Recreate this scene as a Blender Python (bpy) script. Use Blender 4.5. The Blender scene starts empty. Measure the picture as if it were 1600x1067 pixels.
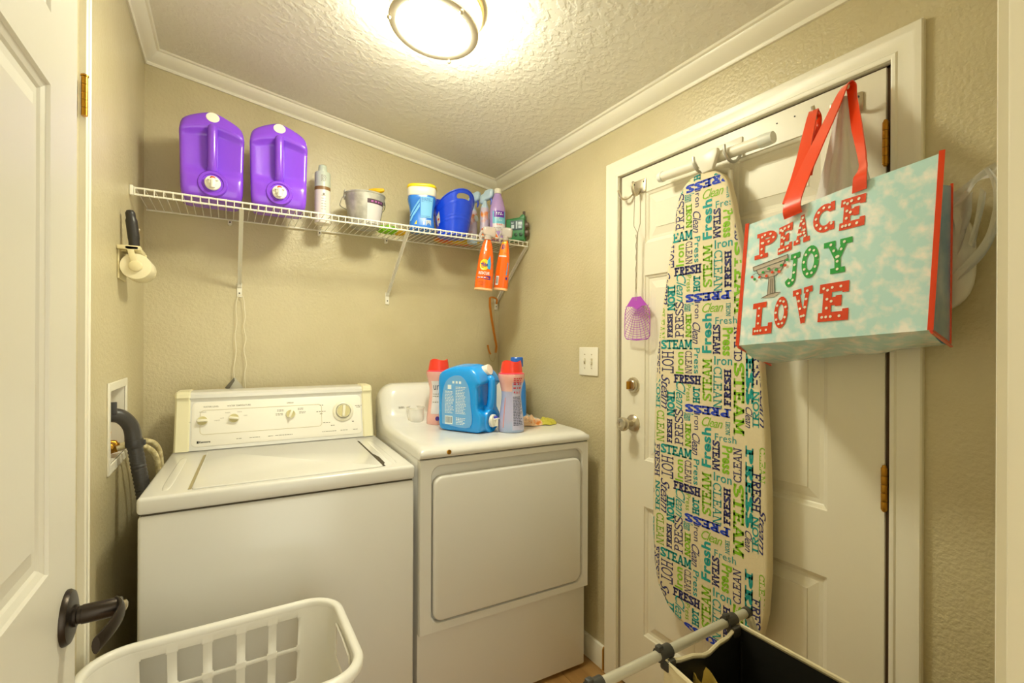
import bpy, bmesh, math, random
from mathutils import Vector, Matrix, noise
random.seed(7)
R = math.radians
SC = bpy.context.scene
COL = SC.collection

# ------------------------------------------------------------------ camera, world, exposure
YAW = 31.19
cam = bpy.data.cameras.new('camera')
cam.sensor_width = 36.0
cam.lens = 735.0 / 1600 * 36
cam.shift_y = 5.5 / 1600
cam.clip_start = 0.02
camo = bpy.data.objects.new('camera', cam)
COL.objects.link(camo)
camo.matrix_world = (Matrix.Translation((0, 0, 1.355)) @ Matrix.Rotation(R(-YAW), 4, 'Z')
                     @ Matrix.Rotation(R(90), 4, 'X') @ Matrix.Rotation(R(0.23), 4, 'Z'))
SC.camera = camo
wd = bpy.data.worlds.new('hall_light')
SC.world = wd
wd.use_nodes = True
wd.node_tree.nodes['Background'].inputs[0].default_value = (0.90, 0.88, 0.72, 1)
wd.node_tree.nodes['Background'].inputs[1].default_value = 1.7
LAMP_STRENGTH = 66.0
LAMP_COL = (1.0, 0.985, 0.77)
SC.view_settings.view_transform = 'Standard'
SC.view_settings.look = 'None'
SC.view_settings.gamma = 1.0
SC.view_settings.use_curve_mapping = False
SC.view_settings.exposure = 0.75

# ------------------------------------------------------------------ helpers
def lin(h):
    h = h.lstrip('#')
    o = []
    for i in (0, 2, 4):
        v = int(h[i:i + 2], 16) / 255
        o.append(v / 12.92 if v <= 0.04045 else ((v + 0.055) / 1.055) ** 2.4)
    return (o[0], o[1], o[2], 1.0)

_m = {}
def mat(name, col, rough=0.5, metal=0.0, bump=None, trans=0.0, alpha=1.0, emit=None, coat=0.0,
        vary=None, sss=0.0, stretch=None, spec=None, voro=None):
    """bump=(scale,strength) ; vary=(colour2, scale, lo, hi) noise mix ; stretch=(x,y,z) mapping scale"""
    if name in _m:
        return _m[name]
    m = bpy.data.materials.new(name)
    m.use_nodes = True
    nt = m.node_tree
    b = nt.nodes['Principled BSDF']
    c = lin(col) if isinstance(col, str) else col
    b.inputs['Base Color'].default_value = c
    b.inputs['Roughness'].default_value = rough
    b.inputs['Metallic'].default_value = metal
    b.inputs['Transmission Weight'].default_value = trans
    b.inputs['Alpha'].default_value = alpha
    b.inputs['Coat Weight'].default_value = coat
    b.inputs['Coat Roughness'].default_value = 0.12
    if spec is not None:
        b.inputs['Specular IOR Level'].default_value = spec
    if sss:
        b.inputs['Subsurface Weight'].default_value = sss
        b.inputs['Subsurface Radius'].default_value = (0.02, 0.02, 0.02)
    if emit:
        b.inputs['Emission Color'].default_value = (*emit[0], 1)
        b.inputs['Emission Strength'].default_value = emit[1]
    tc = None
    def coords():
        nonlocal tc
        if tc is None:
            t = nt.nodes.new('ShaderNodeTexCoord')
            if stretch:
                mp = nt.nodes.new('ShaderNodeMapping')
                mp.inputs['Scale'].default_value = stretch
                nt.links.new(t.outputs['Object'], mp.inputs[0])
                tc = mp.outputs[0]
            else:
                tc = t.outputs['Object']
        return tc
    if vary:
        n = nt.nodes.new('ShaderNodeTexNoise')
        n.inputs['Scale'].default_value = vary[1]
        n.inputs['Detail'].default_value = 6
        nt.links.new(coords(), n.inputs['Vector'])
        r = nt.nodes.new('ShaderNodeMapRange')
        r.inputs[1].default_value, r.inputs[2].default_value = vary[2], vary[3]
        nt.links.new(n.outputs[0], r.inputs[0])
        mx = nt.nodes.new('ShaderNodeMix')
        mx.data_type = 'RGBA'
        mx.inputs[6].default_value = c
        mx.inputs[7].default_value = lin(vary[0])
        nt.links.new(r.outputs[0], mx.inputs[0])
        nt.links.new(mx.outputs[2], b.inputs['Base Color'])
    if bump:
        n = nt.nodes.new('ShaderNodeTexNoise')
        n.inputs['Scale'].default_value = bump[0]
        n.inputs['Detail'].default_value = 3
        nt.links.new(coords(), n.inputs['Vector'])
        src = n.outputs[0]
        if voro:                      # knock-down plaster: flattened blobs
            r = nt.nodes.new('ShaderNodeMapRange')
            r.inputs[1].default_value, r.inputs[2].default_value = voro
            nt.links.new(n.outputs[0], r.inputs[0])
            src = r.outputs[0]
        bp = nt.nodes.new('ShaderNodeBump')
        bp.inputs['Strength'].default_value = bump[1]
        bp.inputs['Distance'].default_value = bump[2] if len(bump) > 2 else 0.003
        nt.links.new(src, bp.inputs['Height'])
        nt.links.new(bp.outputs[0], b.inputs['Normal'])
    _m[name] = m
    return m

def obj(name, bm, mats, parent=None, angle=38, loc=None, rot=None):
    me = bpy.data.meshes.new(name)
    bmesh.ops.recalc_face_normals(bm, faces=bm.faces)
    bm.to_mesh(me)
    bm.free()
    if not isinstance(mats, (list, tuple)):
        mats = [mats]
    for m in mats:
        me.materials.append(m)
    if angle:
        me.polygons.foreach_set('use_smooth', [True] * len(me.polygons))
        me.set_sharp_from_angle(angle=R(angle))
    o = bpy.data.objects.new(name, me)
    COL.objects.link(o)
    if parent is not None:
        o.parent = parent
    if loc is not None:
        o.location = loc
    if rot is not None:
        o.rotation_euler = rot
    return o


def NB():
    return bmesh.new()

def flat():
    """bmesh for one sided print: normals are kept as built"""
    return bmesh.new()

def thing(name, label, cat, loc=(0, 0, 0), rz=0.0, group=None, rot=None):
    o = bpy.data.objects.new(name, None)
    o.empty_display_size = 0.05
    COL.objects.link(o)
    o.location = loc
    o.rotation_euler = rot if rot else (0, 0, rz)
    tag(o, label, cat, group)
    return o

def tag(o, label, cat, group=None):
    o['label'] = label
    o['category'] = cat
    if group:
        o['group'] = group
    return o

def struct(o, label=None, cat=None):
    o['kind'] = 'structure'
    if label:
        o['label'] = label
    if cat:
        o['category'] = cat
    return o

def sroot(name, label, cat, loc=(0, 0, 0)):
    return struct(thing(name, label, cat, loc))

def join(dst, src, M=None, mi=None):
    mp = {}
    for v in src.verts:
        mp[v] = dst.verts.new(M @ v.co if M else v.co)
    for f in src.faces:
        try:
            nf = dst.faces.new([mp[v] for v in f.verts])
            nf.material_index = f.material_index if mi is None else mi
        except ValueError:
            pass
    src.free()

def box(bm, a, b, bevel=0.0, seg=2, mi=0, M=None):
    t = bmesh.new()
    bmesh.ops.create_cube(t, size=1)
    for v in t.verts:
        v.co = Vector([(a[i] + b[i]) / 2 + v.co[i] * (b[i] - a[i]) for i in range(3)])
    if bevel:
        bmesh.ops.bevel(t, geom=t.edges[:], offset=bevel, segments=seg, affect='EDGES', profile=0.5)
    join(bm, t, M, mi)

def loft(bm, rings, mi=0, cap0=True, cap1=True, close=True, M=None):
    vs = [[bm.verts.new((M @ Vector(p)) if M else Vector(p)) for p in r] for r in rings]
    n = len(rings[0])
    for i in range(len(vs) - 1):
        for j in range(n if close else n - 1):
            k = (j + 1) % n
            try:
                f = bm.faces.new((vs[i][j], vs[i][k], vs[i + 1][k], vs[i + 1][j]))
                f.material_index = mi(i, j) if callable(mi) else mi
            except ValueError:
                pass
    for c, r in ((cap0, vs[0]), (cap1, vs[-1])):
        if c:
            try:
                f = bm.faces.new(r)
                f.material_index = 0 if callable(mi) else mi
            except ValueError:
                pass
    return vs

def tube(bm, pts, r, n=8, mi=0, closed=False, caps=True):
    P = [Vector(p) for p in pts]
    m = len(P)
    rr = r if isinstance(r, (list, tuple)) else [r] * m
    T = []
    for i in range(m):
        a = P[(i - 1) % m] if (closed or i > 0) else P[i]
        b = P[(i + 1) % m] if (closed or i < m - 1) else P[i]
        T.append((b - a).normalized())
    up = Vector((0, 0, 1)) if abs(T[0].z) < 0.9 else Vector((1, 0, 0))
    N = T[0].cross(up).normalized()
    rings = []
    for i in range(m):
        N = (N - T[i] * N.dot(T[i])).normalized()
        B = T[i].cross(N)
        rings.append([P[i] + (N * math.cos(2 * math.pi * k / n) + B * math.sin(2 * math.pi * k / n)) * rr[i] for k in range(n)])
    if closed:
        rings.append(rings[0])
        loft(bm, rings, mi, False, False)
        bmesh.ops.remove_doubles(bm, verts=bm.verts[:], dist=1e-6)
    else:
        loft(bm, rings, mi, caps, caps)

def lathe(bm, prof, n=24, mi=0, M=None, sx=1.0, sy=1.0, cap0=True, cap1=True):
    rings = [[(max(r, 1e-4) * sx * math.cos(2 * math.pi * k / n), max(r, 1e-4) * sy * math.sin(2 * math.pi * k / n), z) for k in range(n)] for r, z in prof]
    loft(bm, rings, mi, cap0, cap1, True, M)

def prism(bm, poly, h0, h1, M=None, mi=0, bevel=0.0, seg=2):
    """2D polygon (x,y) extruded along z"""
    t = bmesh.new()
    loft(t, [[(x, y, h0) for x, y in poly], [(x, y, h1) for x, y in poly]])
    if bevel:
        bmesh.ops.recalc_face_normals(t, faces=t.faces)
        e = [e for e in t.edges if len(e.link_faces) == 2 and e.calc_face_angle(0) > R(40)]
        bmesh.ops.bevel(t, geom=e, offset=bevel, segments=seg, affect='EDGES', profile=0.5)
    join(bm, t, M, mi)

def rrect(w, h, r, n=6, cx=0, cy=0):
    p = []
    for (sx, sy, a0) in ((1, 1, 0), (-1, 1, 90), (-1, -1, 180), (1, -1, 270)):
        for k in range(n + 1):
            a = R(a0 + 90 * k / n)
            p.append((cx + sx * (w / 2 - r) + r * math.cos(a), cy + sy * (h / 2 - r) + r * math.sin(a)))
    return p

def sbox(bm, e, n, fn, mi=0, M=None):
    """rounded box on [-1,1]^3 (super-quadric of exponent e) pushed through fn"""
    t = bmesh.new()
    bmesh.ops.create_cube(t, size=2)
    bmesh.ops.subdivide_edges(t, edges=t.edges[:], cuts=n, use_grid_fill=True)
    for v in t.verts:
        p = v.co
        s = (abs(p.x) ** e + abs(p.y) ** e + abs(p.z) ** e) ** (1.0 / e)
        v.co = Vector(fn(p / s))
    join(bm, t, M, mi)

def spline(pts, n=6):
    P = [Vector(p) for p in pts]
    out = []
    for i in range(len(P) - 1):
        p0, p1, p2, p3 = P[max(i - 1, 0)], P[i], P[i + 1], P[min(i + 2, len(P) - 1)]
        for k in range(n):
            t = k / n
            out.append(0.5 * ((2 * p1) + (p2 - p0) * t + (2 * p0 - 5 * p1 + 4 * p2 - p3) * t * t + (3 * p1 - p0 - 3 * p2 + p3) * t ** 3))
    out.append(P[-1])
    return out

FRONT = Matrix(((1, 0, 0, 0), (0, 0, -1, 0), (0, 1, 0, 0), (0, 0, 0, 1)))   # (x,y,z)->(x,-z,y): drawing plane facing -Y
LEFTF = Matrix(((0, 0, -1, 0), (-1, 0, 0, 0), (0, 1, 0, 0), (0, 0, 0, 1)))  # drawing plane facing -X (right of drawing = -Y)
RIGHTF = Matrix(((0, 0, 1, 0), (1, 0, 0, 0), (0, 1, 0, 0), (0, 0, 0, 1)))   # facing +X (right of drawing = +Y)

# ---- lettering ----------------------------------------------------------------
_tx = {}
def textmesh(s, bold=0.0, shear=0.0, space=1.0):
    k = (s, bold, shear, space)
    if k not in _tx:
        c = bpy.data.curves.new('t', 'FONT')
        c.body = s
        c.offset = bold
        c.shear = shear
        c.space_character = space
        c.resolution_u = 3
        o = bpy.data.objects.new('t', c)
        COL.objects.link(o)
        dg = bpy.context.evaluated_depsgraph_get()
        me = o.evaluated_get(dg).to_mesh()
        vs = [v.co.copy() for v in me.vertices]
        fs = [tuple(p.vertices) for p in me.polygons]
        o.evaluated_get(dg).to_mesh_clear()
        bpy.data.objects.remove(o)
        bpy.data.curves.remove(c)
        _tx[k] = (vs, fs)
    return _tx[k]

def arc(cx, cy, rx, ry, a0, a1, n=10):
    return [(cx + rx * math.cos(R(a0 + (a1 - a0) * k / n)), cy + ry * math.sin(R(a0 + (a1 - a0) * k / n))) for k in range(n + 1)]

def glyph(ch, t):
    """slab letter in a unit-high cell: list of (polyline, thickness), width"""
    h = t / 2
    s = t * 0.7
    q = s / 2
    sl = lambda x, y, w=0.17: ([(x - w - h, y), (x + w + h, y)], s)
    lo, hi = q, 1 - q
    if ch == 'P' or ch == 'R':
        g = [([(.25, 0), (.25, 1)], t), ([(.25, 1 - h)] + arc(.48, .73, .26, .27 - h, 90, -90) + [(.25, .46 + h)], t), sl(.22, lo), ([(.02, hi), (.3, hi)], s)]
        if ch == 'R':
            g += [([(.44, .48), (.70, 0)], t), ([(.6, lo), (.9, lo)], s)]
        return g, .86
    if ch in 'EF':
        g = [([(.25, 0), (.25, 1)], t), ([(.02, 1 - h), (.76, 1 - h)], t), ([(.25, .52), (.56, .52)], t * .9), ([(.74, 1), (.74, .72)], s), ([(.56, .66), (.56, .38)], s)]
        if ch == 'E':
            g += [([(.02, h), (.78, h)], t), ([(.76, 0), (.76, .3)], s)]
        else:
            g += [sl(.25, lo)]
        return g, .84
    if ch == 'S':
        return [(arc(.42, .74, .3, .26 - h, 25, 270) + arc(.42, .26, .32, .26 - h, 90, -155), t), ([(.72, .98), (.72, .7)], s), ([(.1, .02), (.1, .3)], s)], .84
    if ch == 'H':
        return [([(.2, 0), (.2, 1)], t), ([(.72, 0), (.72, 1)], t), ([(.2, .5), (.72, .5)], t * .9), sl(.2, lo, .12), sl(.2, hi, .12), sl(.72, lo, .12), sl(.72, hi, .12)], .92
    if ch == 'T':
        return [([(.4, 0), (.4, 1)], t), ([(.03, 1 - h), (.77, 1 - h)], t), ([(.05, 1), (.05, .72)], s), ([(.75, 1), (.75, .72)], s), sl(.4, lo)], .8
    if ch == 'A':
        return [([(.12, 0), (.42, 1)], t * .8), ([(.42, 1), (.74, 0)], t), ([(.24, .33), (.62, .33)], t * .8), sl(.12, lo, .1), sl(.76, lo, .1), ([(.3, hi), (.55, hi)], s)], .88
    if ch == 'M':
        return [([(.17, 0), (.17, 1)], t * .8), ([(.83, 0), (.83, 1)], t), ([(.19, 1), (.5, .22)], t), ([(.5, .22), (.81, 1)], t * .8), sl(.17, lo, .1), sl(.83, lo, .1), sl(.12, hi, .05), sl(.88, hi, .05)], 1.0
    if ch == 'I':
        return [([(.25, 0), (.25, 1)], t), sl(.25, lo), sl(.25, hi)], .5
    if ch == 'O':
        return [(arc(.42, .5, .36 - h * .3, .5 - h, 0, 360, 20), t)], .84
    if ch == 'N':
        return [([(.17, 0), (.17, 1)], t * .8), ([(.75, 0), (.75, 1)], t * .8), ([(.19, 1), (.73, 0)], t), sl(.17, lo, .1), sl(.12, hi, .08), sl(.75, hi, .1)], .92
    if ch == 'C':
        return [(arc(.44, .5, .36, .5 - h, 42, 318, 16), t), ([(.74, 1), (.74, .68)], s), ([(.74, .02), (.74, .3)], s)], .84
    if ch == 'L':
        return [([(.25, 0), (.25, 1)], t), ([(.02, h), (.76, h)], t), ([(.74, 0), (.74, .34)], s), sl(.25, hi)], .82
    if ch == 'J':
        return [([(.5, 1)] + [(.5, .3)] + arc(.28, .28, .22, .28 - h, 0, -170), t), sl(.5, hi)], .74
    if ch == 'Y':
        return [([(.42, 0), (.42, .45)], t), ([(.1, 1), (.42, .45)], t), ([(.76, 1), (.42, .45)], t * .9), sl(.42, lo), sl(.1, hi, .12), sl(.76, hi, .12)], .86
    if ch == 'V':
        return [([(.12, 1), (.42, 0)], t), ([(.74, 1), (.42, 0)], t * .9), sl(.12, hi, .12), sl(.74, hi, .12)], .86
    return [], .4

def strip(pts, t):
    """polyline -> list of quads (2D)"""
    h = t / 2
    P = [Vector((x, y)) for x, y in pts]
    L, Rr = [], []
    for i, p in enumerate(P):
        d0 = (P[i] - P[i - 1]).normalized() if i > 0 else (P[1] - P[0]).normalized()
        d1 = (P[i + 1] - P[i]).normalized() if i < len(P) - 1 else d0
        nn = Vector((-d0.y - d1.y, d0.x + d1.x))
        nn = nn.normalized() if nn.length > 1e-6 else Vector((-d0.y, d0.x))
        c = max(0.5, nn.dot(Vector((-d0.y, d0.x))))
        L.append(p + nn * h / c)
        Rr.append(p - nn * h / c)
    return [(Rr[i], Rr[i + 1], L[i + 1], L[i]) for i in range(len(P) - 1)]

def slabmesh(s, weight):
    t = 0.06 + 0.17 * weight
    vs, fs = [], []
    x = 0
    for ch in s:
        g, w = glyph(ch, t)
        for pl, th in g:
            for q in strip(pl, th):
                k = len(vs)
                vs += [Vector((p.x + x, p.y, 0)) for p in q]
                fs.append((k, k + 1, k + 2, k + 3))
        x += w
    return vs, fs

def word(bm, s, style, weight, cx, cy, w, h, rot=0, mi=0, fit=True):
    """put the word in the box centred on (cx,cy), w x h as it lies after turning"""
    if style == 'slab':
        vs, fs = slabmesh(s, weight)
    else:
        vs, fs = textmesh(s, weight, 0.45 if style == 'script' else 0.0, 0.9 if style == 'script' else 1.05)
    x0, x1 = min(v.x for v in vs), max(v.x for v in vs)
    y0, y1 = min(v.y for v in vs), max(v.y for v in vs)
    if rot in (90, -90):
        w, h = h, w
    sx, sy = w / (x1 - x0), h / (y1 - y0)
    if not fit:
        sx = sy = min(sx, sy)
    c, sn = math.cos(R(rot)), math.sin(R(rot))
    nv = []
    for v in vs:
        a, b = (v.x - (x0 + x1) / 2) * sx, (v.y - (y0 + y1) / 2) * sy
        nv.append(bm.verts.new((cx + a * c - b * sn, cy + a * sn + b * c, 0)))
    for f in fs:
        try:
            bm.faces.new([nv[i] for i in f]).material_index = mi
        except ValueError:
            pass

def rect2(bm, x0, y0, x1, y1, mi=0):
    f = bm.faces.new([bm.verts.new(p) for p in ((x0, y0, 0), (x1, y0, 0), (x1, y1, 0), (x0, y1, 0))])
    f.material_index = mi

def poly2(bm, pts, mi=0):
    f = bm.faces.new([bm.verts.new((x, y, 0)) for x, y in pts])
    f.material_index = mi

def lines2(bm, x0, x1, ys, th, mi=0, rnd=None):
    """rows of small print too fine to read"""
    for y in ys:
        x = x0
        end = x1 - (rnd.random() * 0.3 * (x1 - x0) if rnd else 0)
        while x < end:
            w = (0.004 + 0.008 * rnd.random()) if rnd else (x1 - x0)
            rect2(bm, x, y, min(x + w, end), y + th, mi)
            x += w + th * 0.9

def barcode2(bm, x, y, w, h, mi_bg, mi_fg):
    rect2(bm, x, y, x + w, y + h, mi_bg)
    k = x + w * .08
    while k < x + w * .9:
        b = w * random.choice((.02, .03, .05))
        for v in [bm.faces.new([bm.verts.new(p) for p in ((k, y + h * .15, .0004), (k + b, y + h * .15, .0004), (k + b, y + h * .9, .0004), (k, y + h * .9, .0004))])]:
            v.material_index = mi_fg
        k += b + w * random.choice((.02, .04))

def place(bm, M):
    for v in bm.verts:
        v.co = M @ v.co
    return bm

def printed(name, bm, mats, parent):
    me = bpy.data.meshes.new(name)
    bm.to_mesh(me)
    bm.free()
    for m in mats:
        me.materials.append(m)
    o = bpy.data.objects.new(name, me)
    COL.objects.link(o)
    o.parent = parent
    o['kind'] = 'stuff'
    return o

# ------------------------------------------------------------------ materials
M_WALL = mat('wall_paint', '#D2C6A2', 0.32, bump=(95, 0.6, 0.004), vary=('#C8BC96', 3.0, .4, .7))
M_CEIL = mat('ceiling_paint', '#F4F1E6', 0.55, bump=(42, 0.30, 0.004), voro=(.46, .60))
M_TRIM = mat('trim_paint', '#F3EEDD', 0.32)
M_DOOR = mat('door_paint', '#EFE9D6', 0.36, bump=(60, 0.12, 0.001), stretch=(1, 4, .25))
M_BROWN = mat('weather_strip', '#5E4630', 0.7)
M_RAWWOOD = mat('raw_wood_end', '#B8842F', 0.7, bump=(40, .2))
M_BRASS = mat('brass', '#B8862E', 0.3, 0.9)
M_NICKEL = mat('satin_nickel', '#C9BFA8', 0.28, 0.9)
M_BRASSY = mat('lamp_pan_brass', '#D9BE7E', .3, .7)
M_BRONZE = mat('dark_bronze', '#3A322B', 0.35, 0.7)
M_WHITEP = mat('white_plastic', '#F1ECDC', 0.35)
M_APPL = mat('appliance_enamel', '#E4E2DC', 0.22, coat=.3)
M_ALMOND = mat('almond_plastic', '#F0E9C6', 0.35)
M_GROOVE = mat('shadow_gap', '#4A4232', 0.8)
M_PRINT = mat('grey_print', '#8C8677', 0.6)
M_BLACKP = mat('black_print', '#26241F', 0.5)
M_FLOOR = mat('floor_laminate', '#B98F56', 0.4, vary=('#8F6636', 14, .35, .7), stretch=(1, .08, 1), bump=(90, .1))
M_STEEL = mat('galvanised_steel', '#CFCDC4', 0.42, 0.45, vary=('#AEACA4', 22, .4, .62))
M_WIRE = mat('white_coated_wire', '#F4F0E2', 0.35)

XR, XL, YB, YF = 1.357, -0.29, 2.395, 0.1275      # right, left, back and front wall faces
def ceil_z(x):
    return 2.293 + 0.1512 * (1.357 - x)

# ------------------------------------------------------------------ floor
floor = sroot('floor', 'pale brown wood plank floor in front of the dryer', 'floor')
bm = NB(); box(bm, (XL - .1, -1.2, -.06), (XR + .1, YB + .1, -.006)); obj('subfloor', bm, M_BROWN, floor)
plank_me = None
pw, pl = 0.149, 0.9
for i in range(12):
    y0 = -1.2 + (i * 0.37) % 0.9 - 0.9
    while y0 < YB:
        x0 = XL - .02 + i * 0.15
        if y0 + pl > -1.2 and x0 < XR:
            if plank_me is None:
                bm = NB(); box(bm, (0, 0, -.008), (pw, pl - .0015, 0), .0012, 1)
                p = obj('plank', bm, M_FLOOR, floor); plank_me = p.data
            else:
                p = bpy.data.objects.new('plank', plank_me); COL.objects.link(p); p.parent = floor
            p.location = (x0, y0, 0)
        y0 += pl

# ------------------------------------------------------------------ walls
def wall_boxes(bm, u0, u1, v0, v1, holes, emit):
    us = sorted({u0, u1, *[h[0] for h in holes], *[h[1] for h in holes]})
    vs = sorted({v0, v1, *[h[2] for h in holes], *[h[3] for h in holes]})
    for a, b in zip(us, us[1:]):
        for c, d in zip(vs, vs[1:]):
            mu, mv = (a + b) / 2, (c + d) / 2
            if not any(h[0] < mu < h[1] and h[2] < mv < h[3] for h in holes):
                emit(a, b, c, d)
TOPZ = 2.75
DY0, DY1, DZ1 = 0.486, 1.412, 2.043               # opening of the right-hand door
bm = NB(); wall_boxes(bm, -1.2, YB + .1, 0, TOPZ, [(DY0, DY1, -1, DZ1)], lambda a, b, c, d: box(bm, (XR, a, c), (XR + .11, b, d)))
struct(obj('wall_right', bm, M_WALL, angle=None), 'tan textured wall holding the white panel door', 'wall')
OB = (1.752, 1.992, 1.005, 1.216)                 # washer outlet box
bm = NB(); wall_boxes(bm, -1.2, YB + .1, 0, TOPZ, [OB], lambda a, b, c, d: box(bm, (XL - .11, a, c), (XL, b, d)))
struct(obj('wall_left', bm, M_WALL, angle=None), 'tan textured wall on the left with the washer outlet box', 'wall')
bm = NB(); box(bm, (XL - .11, YB, 0), (XR + .11, YB + .11, TOPZ))
struct(obj('wall_back', bm, M_WALL, angle=None), 'tan textured wall behind the wire shelf and the machines', 'wall')
JX = 0.603
bm = NB()
box(bm, (JX, YF - .115, 0), (XR, YF, TOPZ)); box(bm, (XL, YF - .115, 0), (-.245, YF, TOPZ)); box(bm, (-.245, YF - .115, 2.06), (JX, YF, TOPZ))
struct(obj('wall_front', bm, M_WALL, angle=None), 'tan wall with the doorway the room is seen through', 'wall')
bm = NB()
z0, z1 = ceil_z(XL - .11), ceil_z(XR + .11)
y0, y1 = -1.2, YB + .11
ring = lambda y: [(XL - .11, y, z0), (XR + .11, y, z1), (XR + .11, y, z1 + .08), (XL - .11, y, z0 + .08)]
loft(bm, [ring(y0), ring(y1)])
struct(obj('ceiling', bm, M_CEIL, angle=None), 'cream ceiling with knock-down plaster texture sloping up to the left', 'ceiling')

# front doorway lining and casing (right edge of the picture)
bm = NB()
box(bm, (JX - .016, YF - .118, 0), (JX, YF + .001, 2.06), .002); box(bm, (JX - .028, YF - .095, 0), (JX - .015, YF - .06, 2.06), .002)
struct(obj('trim_5', bm, M_TRIM), 'white door jamb at the right edge of the picture', 'door jamb')
bm = NB()
prof = [(0, 0), (.0, .010), (.008, .0125), (.014, .0095), (.02, .0125), (.05, .016), (.062, .012), (.066, 0)]
loft(bm, [[(JX - .004 + a, YF + b, z) for a, b in prof] for z in (0, 2.13)])
struct(obj('trim_6', bm, M_TRIM), 'white moulded casing beside the right doorway jamb', 'door casing')

# ------------------------------------------------------------------ crown moulding
CP = [(0, 0), (.007, 0), (.010, .006), (.010, .011), (.014, .014), (.020, .017), (.034, .030), (.043, .042), (.045, .049), (.052, .051), (.056, .056), (.058, .062), (0, .066)]
def crown_z(x):
    return ceil_z(x) - 0.0565
bm = NB()
loft(bm, [[(XL + p, YB - p, crown_z(XL + p) + q) for p, q in CP], [(XR - p, YB - p, crown_z(XR - p) + q) for p, q in CP]])
struct(obj('trim_1', bm, M_TRIM, angle=25), 'white crown moulding sloping along the back wall', 'crown moulding')
bm = NB()
loft(bm, [[(XR - p, YB - p, crown_z(XR - p) + q) for p, q in CP], [(XR - p, YF, crown_z(XR - p) + q) for p, q in CP]])
struct(obj('trim_2', bm, M_TRIM, angle=25), 'white crown moulding along the top of the right wall', 'crown moulding')
bm = NB()
loft(bm, [[(XL + p, YB - p, crown_z(XL + p) + q) for p, q in CP], [(XL + p, YF, crown_z(XL + p) + q) for p, q in CP]])
struct(obj('trim_3', bm, M_TRIM, angle=25), 'white crown moulding along the top of the left wall', 'crown moulding')

# baseboard between dryer and door, with its raw sawn end
bm = NB()
BBP = [(0, 0), (.013, 0), (.013, .082), (.009, .092), (0, .095)]
loft(bm, [[(XR - p, y, q) for p, q in BBP] for y in (YB, 1.484)])
bb = struct(obj('baseboard_right', bm, M_TRIM, angle=25), 'white baseboard on the right wall beside the dryer', 'baseboard')
bm = NB(); loft(bm, [[(XR - p, y, q) for p, q in BBP] for y in (1.4838, 1.478)])
o = obj('sawn_end', bm, M_RAWWOOD, bb, angle=None); o['label'] = 'raw brown sawn wood end'
bm = NB(); loft(bm, [[(x, YB - p, q) for p, q in BBP] for x in (XL, XR)])
struct(obj('baseboard_back', bm, M_TRIM, angle=25), 'white baseboard behind the machines', 'baseboard')

# ------------------------------------------------------------------ raised-panel doors
def panel_rings(y0, y1, z0, z1):
    """(inset, depth) loops of a moulded panel"""
    out = []
    for i, d in ((0, 0), (.002, -.004), (.010, -.0075), (.013, -.0105), (.024, -.0105), (.050, -.004), (.051, -.002)):
        out.append((y0 + i, y1 - i, z0 + i, z1 - i, d))
    return out

def make_door(root, xface, sgn, y0, y1, z0, z1, panels, th, m):
    """leaf in the plane x = xface ; sgn = +1 faces +X, -1 faces -X"""
    bm = NB()
    xb = xface - sgn * 0.012
    wall_boxes(bm, y0, y1, z0, z1, panels, lambda a, b, c, d: box(bm, (min(xface, xb), a, c), (max(xface, xb), b, d)))
    lo, hi = sorted((xb, xface - sgn * th))
    box(bm, (lo, y0, z0), (hi, y1, z1))
    bmesh.ops.remove_doubles(bm, verts=bm.verts[:], dist=1e-5)
    obj('slab', bm, m, root, angle=None)
    for p in panels:
        bm = NB()
        rs = [[(xface + sgn * d, a, c), (xface + sgn * d, b, c), (xface + sgn * d, b, e), (xface + sgn * d, a, e)] for a, b, c, e, d in panel_rings(*p)]
        loft(bm, [[(q[0] , q[1], q[2]) for q in r] for r in rs], 0, False, True)
        obj('panel', bm, m, root, angle=None)

d2 = sroot('door_2', 'white six panel door with the ironing board and tote bag hung on it', 'door')
PY = ((0.633, 0.908), (0.995, 1.272))
PZ = ((.25, .742), (.918, 1.622), (1.745, 1.940))
make_door(d2, XR + .004, -1, .506, 1.396, .012, 2.030, [(a, b, c, d) for a, b in PY for c, d in PZ], .04, M_DOOR)
for z in (1.844, 1.013, .22):
    bm = NB()
    for k in range(5):
        a, b = z - .051 + k * .0205, z - .051 + (k + 1) * .0205 - .0008
        lathe(bm, [(.0065, a), (.0068, a + .001), (.0068, b - .001), (.0065, b)], 14, M=Matrix.Translation((XR - .004, .5035, 0)))
    lathe(bm, [(.003, z - .056), (.005, z - .054), (.005, z - .0505)], 12, M=Matrix.Translation((XR - .004, .5035, 0)))
    lathe(bm, [(.005, z + .0505), (.005, z + .054), (.003, z + .057)], 12, M=Matrix.Translation((XR - .004, .5035, 0)))
    box(bm, (XR - .001, .503, z - .05), (XR + .004, .509, z + .05))
    o = obj('hinge', bm, M_BRASS, d2); o['label'] = 'brass butt hinge'
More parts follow.
